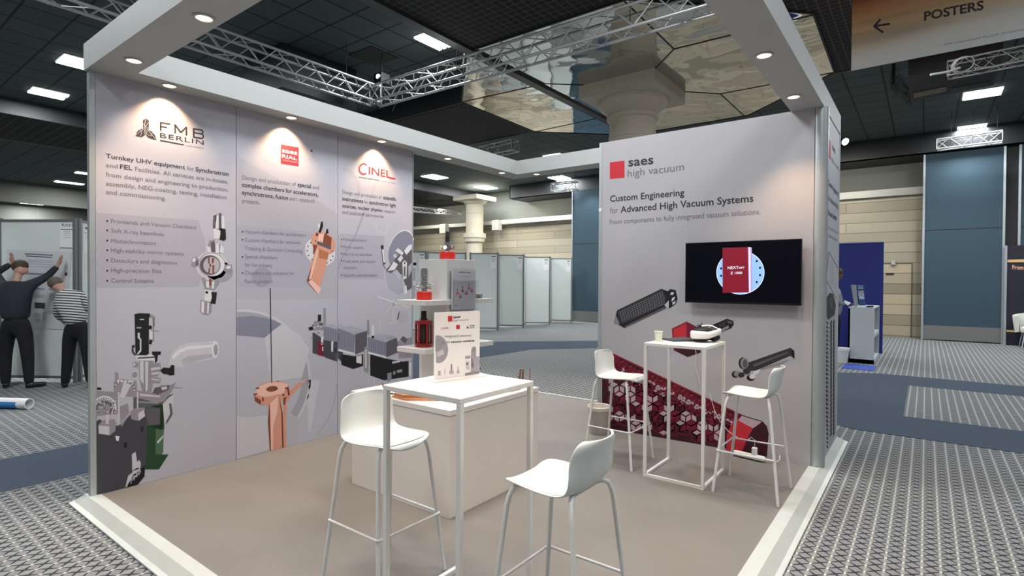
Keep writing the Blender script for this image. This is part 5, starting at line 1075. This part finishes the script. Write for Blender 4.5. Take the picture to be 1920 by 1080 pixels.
mb = MB(); mb.prism([Vector((12.9, 1.10, 1.076)), Vector((13.2, 1.08, 1.076)), Vector((13.2, .95, 1.076)), Vector((12.92, 1.02, 1.076))], (0, 0, .02)); tag(mb.build('paper_stack', mat('stack_white', (.7, .72, .74), .6), org=(13, 1.1, 1.076)), 'loose white papers on top of the white cabinet', 'papers')
mb = MB(); mb.box((12.95, .84, 1.076), (13.3, .94, 1.10)); tag(mb.build('pen_tray', BLACK, org=(13.1, .9, 1.076)), 'low black tray beside the papers on the white cabinet', 'tray')
bc = (12.72, 1.335)
t = thing('waste_bin', (*bc, FZ), 'white waste bin with liner on the carpet beside the far cabinet', 'waste bin')
mb = MB(); mb.lathe([(.0001, .002), (.105, .002), (.135, .26), (.130, .27)], (*bc, FZ), n=30); mb.build('bucket', mat('bucket_white', (.66, .67, .66), .6), t)
mb = MB(); mb.lathe([(.14, .24), (.145, .27), (.142, .30), (.11, .29), (.0001, .2)], (*bc, FZ), n=30); mb.build('liner', mat('liner_white', (.75, .76, .74), .6, bump=.4, nscale=25), t)

# dark poster wall and armchair at the right edge
t = thing('dark_poster_wall', (19.2, -2.6, FZ), 'black exhibition wall with a gold line and gold lettering at the right edge', 'display wall')
mb = MB(); mb.box((19.2, -4.6, FZ), (19.28, -1.66, 2.56)); mb.build('panel', mat('navy_black', (.016, .015, .028), .5), t)
mb = MB(); mb.box((19.17, -1.68, FZ), (19.28, -1.63, 2.56)); mb.build('edge_profile', ALU, t)
DW = Plane(onx, 19.2, (-1, 0, 0)); zl = onx(1890, 489, 19.2).z; zl2 = onx(1890, 620, 19.2).z
mb = MB(); mb.face([(19.19, -1.69, zl - .04), (19.19, -4.5, zl - .04), (19.19, -4.5, zl + .03), (19.19, -1.69, zl + .03)]); mb.face([(19.19, -1.69, zl2 - .03), (19.19, -4.5, zl2 - .03), (19.19, -4.5, zl2 + .02), (19.19, -1.69, zl2 + .02)])
mb.build('gold_line', mat('gold_print', (.75, .48, .18), .5), t)
mb = MB(); text(mb, DW, "From", 1898, 504.5, 1919, 505.5, 7.5, 0, .02, 8); mb.build('lettering', mat('copper_print', (.85, .48, .30), .5), t)
cb = onz(1910, 643, FZ); ax_, ay_ = 18.75, -2.18
t = thing('armchair', (ax_, ay_, FZ), 'cream upholstered armchair before the black wall at the right edge', 'armchair')
CR = mat('cream_upholstery', (.62, .62, .56), .8)
mb = MB(); mb.box((ax_ - .30, ay_ - .28, .34), (ax_ + .28, ay_ + .28, .48)); mb.build('seat', CR, t, bevel=.04)
mb = MB()
for k in range(14):
    a1, a2 = PI * (-.55 + 1.1 * k / 14), PI * (-.55 + 1.1 * (k + 1) / 14)
    h1 = .84 - .10 * abs(a1) / 1.7; h2 = .84 - .10 * abs(a2) / 1.7
    q1 = [Vector((ax_ + math.cos(a1) * r, ay_ + math.sin(a1) * r, 0)) for r in (.30, .38)]; q2 = [Vector((ax_ + math.cos(a2) * r, ay_ + math.sin(a2) * r, 0)) for r in (.30, .38)]
    Z = lambda v, z: v + Vector((0, 0, z)); vs = [Z(q1[0], .36), Z(q1[1], .33), Z(q1[1] * 1 + (q1[1] - q1[0]) * .5, h1), Z(q1[0], h1), Z(q2[0], .36), Z(q2[1], .33), Z(q2[1] + (q2[1] - q2[0]) * .5, h2), Z(q2[0], h2)]
    mb.raw(vs, [(0, 1, 5, 4), (1, 2, 6, 5), (2, 3, 7, 6), (3, 0, 4, 7)], 0, True)
    if k in (0, 13): mb.raw(vs, [(0, 3, 2, 1)] if k == 0 else [(4, 5, 6, 7)], 0)
mb.build('backrest', CR, t)
for sx in (-1, 1):
    for sy in (-1, 1): mb = MB(); mb.cyl((ax_ + sx * .20, ay_ + sy * .20, .35), (ax_ + sx * .26, ay_ + sy * .26, FZ), .018, .012, n=12); mb.build('leg', ALU, t)

# ================================================================== RIGGING UNDER THE CEILING
def truss(p0, p1, s, label, group='aluminium lighting trusses', r=.022, name='truss', step=None, tri=False):
    p0 = Vector(p0); p1 = Vector(p1); d = (p1 - p0); L = d.length; d.normalize(); v = Vector((0, 0, 1)); u = d.cross(v).normalized()
    t = thing(name, tuple((p0 + p1) / 2), label, 'truss', group)
    C4 = [u * (a * s / 2) + v * (b * s / 2) for a, b in ((-1, -1), (1, -1), (1, 1), (-1, 1))]
    for c in C4: mb = MB(); mb.cyl(p0 + c, p1 + c, r, n=12); mb.build('chord', TRUSSM, t)
    n_ = max(2, round(L / (step or s))); mb = MB()
    for f in range(4):
        a, b = C4[f], C4[(f + 1) % 4]
        for k in range(n_):
            q0 = p0 + d * (L * k / n_); q1 = p0 + d * (L * (k + 1) / n_)
            if k % 2: a_, b_ = b, a
            else: a_, b_ = a, b
            mb.cyl(q0 + a_, q1 + b_, r * .42, n=7, caps=False)
    for e in (p0, p1):
        for f in range(4): mb.cyl(e + C4[f], e + C4[(f + 1) % 4], r * .5, n=7, caps=False)
    mb.build('bracing', TRUSSM, t)
    mb = MB()
    for k in (.22, .55, .92): q0 = p0 + d * (L * k); mb.cyl(q0, (q0.x, q0.y, TZ), .006, n=6)
    mb.build('hanging_wire', BLACK, t); return t
CX, CY, CZ = 6.62, 8.25, 5.0
truss((-1.5, CY, CZ), (CX - .0, CY, CZ), .29, 'lighting truss running from behind the near header to the corner above the stand')
truss((CX, CY, CZ), (CX + .18, -1.0, CZ), .29, 'lighting truss running from the corner towards the right header beam')
p = onz(1800, 128, 4.95); q = onz(1925, 98, 4.95)
truss((p.x, p.y + .15, 4.95), (q.x, q.y - 1.2, 4.95), .22, 'lighting truss with coiled cable below the hanging banner', r=.014)
p = onz(1757, 272, 5.05); q = onz(1880, 256, 5.05)
truss((p.x, p.y, 5.05), (q.x, q.y, 5.05), .24, 'small truss in front of the right-hand bulkhead', r=.022)
p = onz(905, 286, 5.2); q = onz(966, 272, 5.2)
truss((p.x, p.y, 5.2), (q.x, q.y, 5.2), .29, 'short truss seen above the left header beam beyond the grid ceiling', r=.022)
p = onz(1036, 352, 5.2); q = onz(1082, 348, 5.2)
truss((p.x, p.y, 5.2), (q.x, q.y, 5.2), .3, 'short truss seen under the back header in front of the bulkhead', r=.025)
p = onz(774, 384, 4.9); q = onz(862, 397, 4.9)
truss((p.x - 1, p.y + 1, 4.8), (q.x, q.y, 4.8), .2, 'slim truss near the far column, seen under the left header', r=.03)
# stage light standing over the corner
t = thing('stage_light', (6.6, 8.3, 5.17), 'black stage light with two bright lenses above the truss corner', 'stage light')
sl = Kp(716, 150, 10.2)
mb = MB(); mb.box(sl - Vector((.11, .11, .09)), sl + Vector((.11, .11, .11))); mb.build('housing', BLACK, t, bevel=.02)
mb = MB(); mb.cyl(sl - Vector((.115, 0.02, -.03)), sl - Vector((.12, .02, -.03)), .045); mb.ball(sl + Vector((-.12, -.05, .03)), .045, 10, 0, (.4, 1, .7)); mb.ball(sl + Vector((-.10, -.08, -.13)), .035, 10, 0, (.5, 1, .7)); mb.build('lens', mat('stage_lens', (.7, .75, .75), .3, emit=(.9, .95, 1), es=1.2), t)
mb = MB(); mb.tube([sl + Vector((0, 0, .1)), Vector((sl.x, sl.y, TZ))], .012, 8); mb.tube([sl - Vector((0, 0, .09)), sl - Vector((.02, -.02, .42))], .02, 8); mb.build('bracket', BLACK, t)
mb = MB()
for k in range(9): a_ = sl + Vector((random.uniform(-.25, .2), random.uniform(-.2, .2), -.2)); mb.tube([a_, a_ + Vector((random.uniform(-.1, .1), random.uniform(-.1, .1), -.15)), a_ + Vector((random.uniform(-.15, .15), random.uniform(-.1, .1), -.35))], .006, 6)
mb.build('cables', BLACK, t)
# the black hanging box with its vent, the ceiling opening
def hbox(pts, z0, z1, name, label, cat, m=FASDARK):
    t = thing(name, tuple(pts[0]) + (z0,), label, cat); mb = MB(); mb.prism([Vector((*q_, z0)) for q_ in pts], (0, 0, z1 - z0)); mb.build('housing', m, t); return t
a_ = onz(520, 143, 5.05); 
hbox([(5.3, 9.2), (6.9, 9.2), (6.9, 10.6), (5.3, 10.6)], 5.0, TZ - .01, 'ceiling_box', 'large black box hanging from the tiled ceiling behind the truss', 'ceiling box')
mb = MB(); mb.box((6.35, 8.05, TZ - .015), (7.0, 8.7, TZ - .003)); tag(mb.build('ceiling_opening', BLACK, org=(6.6, 8.4, TZ)), 'open black gap in the tiled ceiling where one tile is lifted', 'ceiling opening')
bx = [onz(1707, 190, 5.05), onz(1862, 160, 5.05)]
t = thing('projector_rig', tuple(bx[0]), 'black rectangular unit with grilles hanging below the banner at right', 'ceiling unit')
mb = MB(); b0, b1 = bx; off = Vector((1.6, 0, 0)); mb.prism([b0, b1, b1 - off, b0 - off], (0, 0, .30)); mb.build('housing', BLACK, t)
mb = MB(); e_ = Vector((0, 0, -.004))
for k in range(18): a1 = b0.lerp(b1, .05 + .40 * k / 18) - Vector((.25, 0, 0)) + e_; mb.prism([a1, a1 - Vector((0, .02, 0)), a1 - Vector((.3, .02, 0)), a1 - Vector((.3, 0, 0))], (0, 0, -.012))
mb.build('grille', mat('grille_beige', (.22, .20, .15), .6), t)
mb = MB()
for k in range(20): a1 = b0.lerp(b1, .52 + .42 * k / 20) - Vector((.12, 0, 0)) + e_; mb.prism([a1, a1 - Vector((0, .014, 0)), a1 - Vector((.25, .014, 0)), a1 - Vector((.25, 0, 0))], (0, 0, -.012))
mb.build('grille', mat('grille_grey', (.07, .075, .07), .6), t)
# black drape bundle hanging from the right ceiling truss
t = thing('vertical_cable_bundle', (13.5, .3, 5.0), 'dim cables and chain hoist hanging from the right-hand ceiling', 'cables')
mb = MB()
for k in range(16):
    y_ = 130 + 3 * k; x_ = 1678 + (k * 1.6); p_ = onz(x_ + random.uniform(-8, 8), y_, 5.78); mb.tube([p_, p_ + Vector((random.uniform(.2, .6), random.uniform(-.1, .1), random.uniform(-.1, .1))), p_ + Vector((random.uniform(.8, 1.2), random.uniform(-.1, .1), 0))], .010, 6)
p_ = onz(1675, 130, 5.5); mb.tube([(p_.x, p_.y, TZ), p_ + Vector((.1, 0, -.25))], .03, 8); mb.build('cables', BLACK, t)
# coiled cable on the banner truss
t = thing('coiled_cable', tuple(Kp(1808, 122, 8.2)), 'coil of white cable hanging on the truss below the banner', 'cable')
mb = MB(); cc = Kp(1808, 120, 8.3); up = Vector((0, 0, 1)); rr_ = right
for k in range(4): mb.tube([cc + rr_ * (math.cos(2 * PI * j / 24) * (.14 + .008 * k)) + (up * .62 + view * -.5) * (math.sin(2 * PI * j / 24) * (.14 + .006 * k)) + view * (.01 * k) for j in range(24)], .006, 8, closed=True)
mb.build('coil', mat('cable_pale', (.75, .75, .75), .5), t)
mb = MB()
for k in range(3): mb.tube([Kp(1828, 127 + k * 2, 8.3), Kp(1860, 124 + k, 8.4), Kp(1895, 116 - k, 8.5), Kp(1935, 100 - 3 * k, 8.6)], .006, 8)
mb.tube([Kp(1745, 140, 8.3), Kp(1775, 135, 8.3), Kp(1800, 127, 8.3)], .018, 8); mb.build('cable_run', mat('cable_pale', (.75, .75, .75), .5), t)
# spotlight peeping past the right edge of the side print
sp = Kp(1583, 266, 13.5)
t = thing('wall_spotlight', tuple(sp), 'single bright spotlight at the right edge of the stand side print', 'spotlight')
mb = MB(); mb.cyl(sp + Vector((.12, .1, .08)), sp + Vector((-.02, -.02, 0)), .05, .09, n=20); mb.build('housing', BLACK, t)
mb = MB(); mb.cyl(sp + Vector((-.02, -.02, 0)), sp + Vector((-.03, -.03, -.008)), .085, n=24); mb.build('lens', LAMPE, t)
mb = MB(); mb.tube([sp + Vector((.1, .1, .1)), Vector((sp.x + .1, sp.y + .1, TZ))], .015, 8); mb.build('hanger', BLACK, t)

# hanging sign with the arrow
bt0 = onx(1596, 131.5, 8.0); bt1 = onx(1920, 71, 8.0); zb = (bt0.z + bt1.z) / 2; ysp = bt0.y
t = thing('hanging_banner', (8.0, ysp - 1.2, zb), 'orange-to-grey hanging sign lettered POSTERS with a left arrow', 'hanging sign')
def banner_mat():
    m = bpy.data.materials.new('banner_print'); m.use_nodes = True; g = NT(m); b = m.node_tree.nodes['Principled BSDF']
    tc = g.n('ShaderNodeTexCoord'); sp_ = g.n('ShaderNodeSeparateXYZ'); g.l(tc.outputs['Object'], sp_.inputs[0])
    r = g.n('ShaderNodeValToRGB'); mr = g.n('ShaderNodeMapRange'); mr.inputs[1].default_value = 0.0; mr.inputs[2].default_value = 1.15; g.l(g.math('ADD', sp_.outputs[2], g.math('MULTIPLY', sp_.outputs[1], 0.10)), mr.inputs[0])
    g.l(mr.outputs[0], r.inputs[0]); e = r.color_ramp.elements; e[0].position = .0; e[0].color = (.36, .37, .37, 1); e[1].position = .95; e[1].color = (.36, .085, .04, 1)
    for ps, c in ((.22, (.40, .37, .32, 1)), (.48, (.46, .30, .15, 1)), (.72, (.42, .17, .06, 1))): k = r.color_ramp.elements.new(ps); k.color = c
    g.l(r.outputs[0], b.inputs['Base Color']); b.inputs['Roughness'].default_value = .6; return m
mb = MB(); mb.box((8.0, ysp - 2.4, zb), (8.012, ysp, zb + 1.15)); o = mb.build('cloth', banner_mat(), t)
BN = Plane(onx, 8.0, (-1, 0, 0)); mb = MB()
text(mb, BN, "POSTERS", 1732.5, 38.5, 1844.5, 17.5, 16, 0, .03, 3)
stroke(mb, BN, "1638,49.5 1669,44.5", 4, 0, 3); stroke(mb, BN, "1651,36 1639,49.5 1656,61", 4, 0, 4)
text(mb, BN, "27th International Particle Accelerator Conference", 1769, 86, 1985, 44, 4.2, 1, 0, 3)
mb.build('lettering', [PM[I['ink']], mat('print_brown_grey', (.16, .14, .12), .6)], t)
mb = MB()
for yy in (ysp - .15, ysp - 2.2): mb.cyl((8.006, yy, zb + 1.15), (8.006, yy, GZ), .004, n=8)
mb.build('hanging_wire', BLACK, t)

# ================================================================== PEOPLE
SKIN = mat('skin', (.42, .25, .18), .55); SKIND = mat('skin_brown', (.16, .075, .05), .55); HAIRM = mat('dark_brown_hair', (.045, .028, .02), .7, noise=.3, nscale=80); GREYH = mat('greying_hair', (.10, .075, .06), .7, noise=.4, nscale=80)
def fingers(w_, hd, side, scale=1.0):
    """wrist point w_, hand direction hd, side vector: returns palm and finger chains"""
    hd = hd.normalized(); side = (side - hd * side.dot(hd)).normalized(); palm = w_ + hd * .055 * scale; nrm = hd.cross(side); ch = []
    for k, (ln, sp_) in enumerate(((.066, -.036), (.078, -.012), (.072, .012), (.056, .035))):
        r0 = w_ + hd * .085 * scale + side * sp_; r1 = r0 + (hd + side * sp_ * 6).normalized() * ln * .55 + nrm * .004; r2 = r1 + (hd + side * sp_ * 7).normalized() * ln * .45 - nrm * .004; ch.append([r0, r1, r2])
    th0 = w_ + hd * .035 - side * .035; th = [th0, th0 + (hd * .6 - side).normalized() * .035, th0 + (hd * 1.1 - side).normalized() * .062]
    return palm, ch, th
def person(label, J, cloth, skinm, hairm, shoem, scarf=None, hands=('L', 'R')):
    t = local_thing('person', (0, 0, 0), label, 'person')
    V = []; E_ = []; R_ = []
    def add(p, r, par=None): V.append(Vector(p)); R_.append(r); (E_.append((par, len(V) - 1)) if par is not None else None); return len(V) - 1
    pel = add(J['pelvis'], .09); wa = add(J['waist'], .08, pel); che = add(J['chest'], .09, wa); ne0 = add(Vector(J['chest']).lerp(Vector(J['neck']), .6), .06, che); ne = add(J['neck'], .052, ne0)
    hb = add(Vector(J['neck']).lerp(Vector(J['head']), .55), .060, ne); hm = add(J['head'], .083, hb); ht_ = add(Vector(J['head']) + (Vector(J['head']) - Vector(J['neck'])).normalized() * .075, .068, hm)
    nz = Vector(J['face']).normalized(); add(Vector(J['head']) + nz * .088, .016, hm); add(Vector(J['head']) + nz * .072 - (Vector(J['head']) - Vector(J['neck'])).normalized() * .045, .032, hm)
    sd = nz.cross(Vector((0, 0, 1))).normalized()
    for s_ in (-1, 1): add(Vector(J['head']) + sd * (.083 * s_) - nz * .005, .014, hm)
    for s_ in 'LR':
        sh = add(J['sh' + s_], .045, che); el_ = add(J['el' + s_], .036, sh); wr = add(J['wr' + s_], .027, el_)
        if s_ in hands:
            pm, ch, th = fingers(Vector(J['wr' + s_]), Vector(J['hd' + s_]), sd if s_ == 'R' else -sd); pi_ = add(pm, .030, wr)
            for c in ch: a1 = add(c[0], .0105, pi_); a2 = add(c[1], .0090, a1); add(c[2], .0075, a2)
            a1 = add(th[0], .013, wr); a2 = add(th[1], .0105, a1); add(th[2], .0085, a2)
        hp = add(J['hip' + s_], .07, pel); kn = add(J['kn' + s_], .05, hp); an = add(J['an' + s_], .038, kn); add(Vector(J['an' + s_]) + (Vector(J['to' + s_]) - Vector(J['an' + s_])) * .6, .032, an)
    skin('body', V, E_, R_, skinm, t)
    # upper garment with sleeves
    V = []; E_ = []; R_ = []; low_ = Vector(J['pelvis']).lerp(Vector(J['waist']), .10)
    a0 = add(low_, (.195, .165)); a1 = add(J['waist'], (.180, .155), a0); a2 = add(J['chest'], (.200, .165), a1); a3 = add(Vector(J['chest']).lerp(Vector(J['neck']), .80), (.085, .085), a2)
    for s_ in 'LR': b1 = add(J['sh' + s_], .078, a2); b2 = add(J['el' + s_], .056, b1); add(Vector(J['el' + s_]).lerp(Vector(J['wr' + s_]), .92), .040, b2)
    skin('sweater', V, E_, R_, cloth[0], t)
    V = []; E_ = []; R_ = []; c0 = add(Vector(J['pelvis']).lerp(Vector(J['waist']), .6), (.150, .13)); c1 = add(J['pelvis'], (.175, .155), c0)
    for s_ in 'LR': d0 = add(J['hip' + s_], .104, c1); d1 = add(J['kn' + s_], .080, d0); add(Vector(J['an' + s_]) + Vector((0, 0, -.01)), .056, d1)
    skin('trousers', V, E_, R_, cloth[1], t)
    for s_ in 'LR':
        an, to = Vector(J['an' + s_]), Vector(J['to' + s_]); dr = (to - an); dr.z = 0; dr.normalize(); base = Vector((an.x, an.y, FZ + .042))
        V = []; E_ = []; R_ = []; e0 = add(base - dr * .05, .044); e1 = add(base + dr * .05, .042, e0); e2 = add(base + dr * .15 - Vector((0, 0, .004)), (.046, .034), e1); add(base + dr * .20 - Vector((0, 0, .008)), (.036, .028), e2); skin('shoe', V, E_, R_, shoem, t)
    # hair cap
    hd = Vector(J['head']); upv = (hd - Vector(J['neck'])).normalized(); mb = MB(); c_ = hd + upv * .034 - nz * .012; z_ = upv; x_ = (nz - z_ * nz.dot(z_)).normalized(); y_ = z_.cross(x_)
    vs = []; fs = []; N_, M_ = 12, 24
    for i in range(N_ + 1):
        for k in range(M_):
            b_ = 2 * PI * k / M_; lim = 1.32 + 1.15 * (0.5 - 0.5 * math.cos(b_)) ** .6; a_ = lim * i / N_; rr2 = (.103 - .017 * (i / N_) ** 2) * (1 + .02 * math.sin(9 * b_ + 5 * a_))
            vs.append(c_ + (x_ * math.sin(a_) * math.cos(b_) * 1.05 + y_ * math.sin(a_) * math.sin(b_) * .97 + z_ * math.cos(a_) * 1.06) * rr2)
    for i in range(N_):
        for k in range(M_): fs.append((i * M_ + k, (i + 1) * M_ + k, (i + 1) * M_ + (k + 1) % M_, i * M_ + (k + 1) % M_))
    mb.raw(vs, fs, 0, True); mb.build('hair', hairm, t)
    return t
def stripes():
    m = bpy.data.materials.new('striped_knit'); m.use_nodes = True; g = NT(m); b = m.node_tree.nodes['Principled BSDF']; tc = g.n('ShaderNodeTexCoord'); sp_ = g.n('ShaderNodeSeparateXYZ'); g.l(tc.outputs['Object'], sp_.inputs[0])
    f = g.math('FRACT', g.math('MULTIPLY', g.math('ADD', sp_.outputs[2], g.math('ADD', g.math('MULTIPLY', sp_.outputs[0], .16), g.math('MULTIPLY', sp_.outputs[1], .05))), 26.0))
    g.l(g.mix(g.math('GREATER_THAN', f, .58), (.60, .60, .58), (.02, .02, .03)), b.inputs['Base Color']); b.inputs['Roughness'].default_value = .9; return m
NAVY = mat('dark_navy_knit', (.020, .024, .032), .9); DARKJ = mat('black_trousers', (.009, .009, .012), .9); SHOE = mat('black_shoe', (.008, .008, .009), .5)
# where they stand: a metre or so in front of the board
away = view; Kz = lambda x, y, d: Kp(x, y, d)
man = dict(pelvis=Kz(30, 606, 7.95), waist=Kz(29, 580, 7.92), chest=Kz(27, 549, 7.92), neck=Kz(31, 524, 7.96), head=Kz(38, 505, 8.02), face=(right * .8 + view * .35 + Vector((0, 0, -.45))),
    shL=Kz(3, 536, 7.95), elL=Kz(-8, 512, 8.12), wrL=Kz(24, 493, 8.24), hdL=Vector((0, 0, 1)) - right * .15, shR=Kz(54, 536, 7.95), elR=Kz(88, 519, 8.15), wrR=Kz(110, 497, 8.20), hdR=Vector((0, 0, 1)) + right * .28,
    hipL=Kz(14, 618, 7.95), knL=Kz(10, 668, 7.95), anL=Kz(11, 721, 7.93), toL=Kz(14, 727, 8.1), hipR=Kz(46, 618, 7.95), knR=Kz(52, 668, 7.95), anR=Kz(55, 720, 7.93), toR=Kz(78, 726, 8.05))
person('person in a dark navy sweater and dark trousers, both hands raised against the poster', man, (NAVY, DARKJ), SKIN, HAIRM, SHOE)
wom = dict(pelvis=Kz(146, 612, 7.95), waist=Kz(141, 592, 7.93), chest=Kz(130, 563, 7.92), neck=Kz(118, 546, 7.98), head=Kz(107, 535, 8.03), face=(view * .6 - right * .35 + Vector((0, 0, -.75))),
    shL=Kz(110, 566, 7.96), elL=Kz(107, 589, 8.02), wrL=Kz(116, 600, 8.12), hdL=Vector((0, 0, -.6)) + view, shR=Kz(150, 553, 7.90), elR=Kz(163, 578, 7.98), wrR=Kz(150, 592, 8.10), hdR=view - Vector((0, 0, .3)),
    hipL=Kz(132, 622, 7.95), knL=Kz(128, 668, 7.98), anL=Kz(122, 720, 7.98), toL=Kz(120, 724, 8.1), hipR=Kz(161, 622, 7.95), knR=Kz(165, 668, 7.98), anR=Kz(170, 718, 7.98), toR=Kz(171, 722, 8.1))
person('person in a black and white striped top and black trousers, bending towards the poster', wom, (stripes(), DARKJ), SKIN, GREYH, SHOE)
third = dict(pelvis=Kz(1561, 598, 11.5), waist=Kz(1562, 575, 11.5), chest=Kz(1564, 549, 11.5), neck=Kz(1567, 529, 11.5), head=Kz(1571, 515, 11.5), face=(right + Vector((0, 0, -.3))),
    shL=Kz(1560, 545, 11.65), elL=Kz(1568, 566, 11.7), wrL=Kz(1582, 570, 11.6), hdL=right, shR=Kz(1568, 545, 11.35), elR=Kz(1573, 567, 11.3), wrR=Kz(1586, 571, 11.3), hdR=right * 1.0 + Vector((0, 0, .1)),
    hipL=Kz(1555, 610, 11.6), knL=Kz(1555, 642, 11.6), anL=Kz(1556, 671, 11.6), toL=Kz(1566, 675, 11.6), hipR=Kz(1566, 610, 11.4), knR=Kz(1565, 642, 11.4), anR=Kz(1564, 672, 11.4), toR=Kz(1572, 676, 11.4))
person('person in a grey top holding papers, half hidden behind the side of the screen wall', third, (mat('grey_knit', (.28, .31, .35), .9), DARKJ), SKIND, HAIRM, SHOE)
mb = MB(); mb.prism([Kz(1583, 563, 11.25), Kz(1595, 568, 11.25), Kz(1590, 573, 11.2), Kz(1584, 569, 11.2)], (0, 0, .004)); tag(mb.build('held_papers', PAPER, org=tuple(Kz(1588, 568, 11.25))), 'white papers in the hand of the person at the right stand', 'papers')
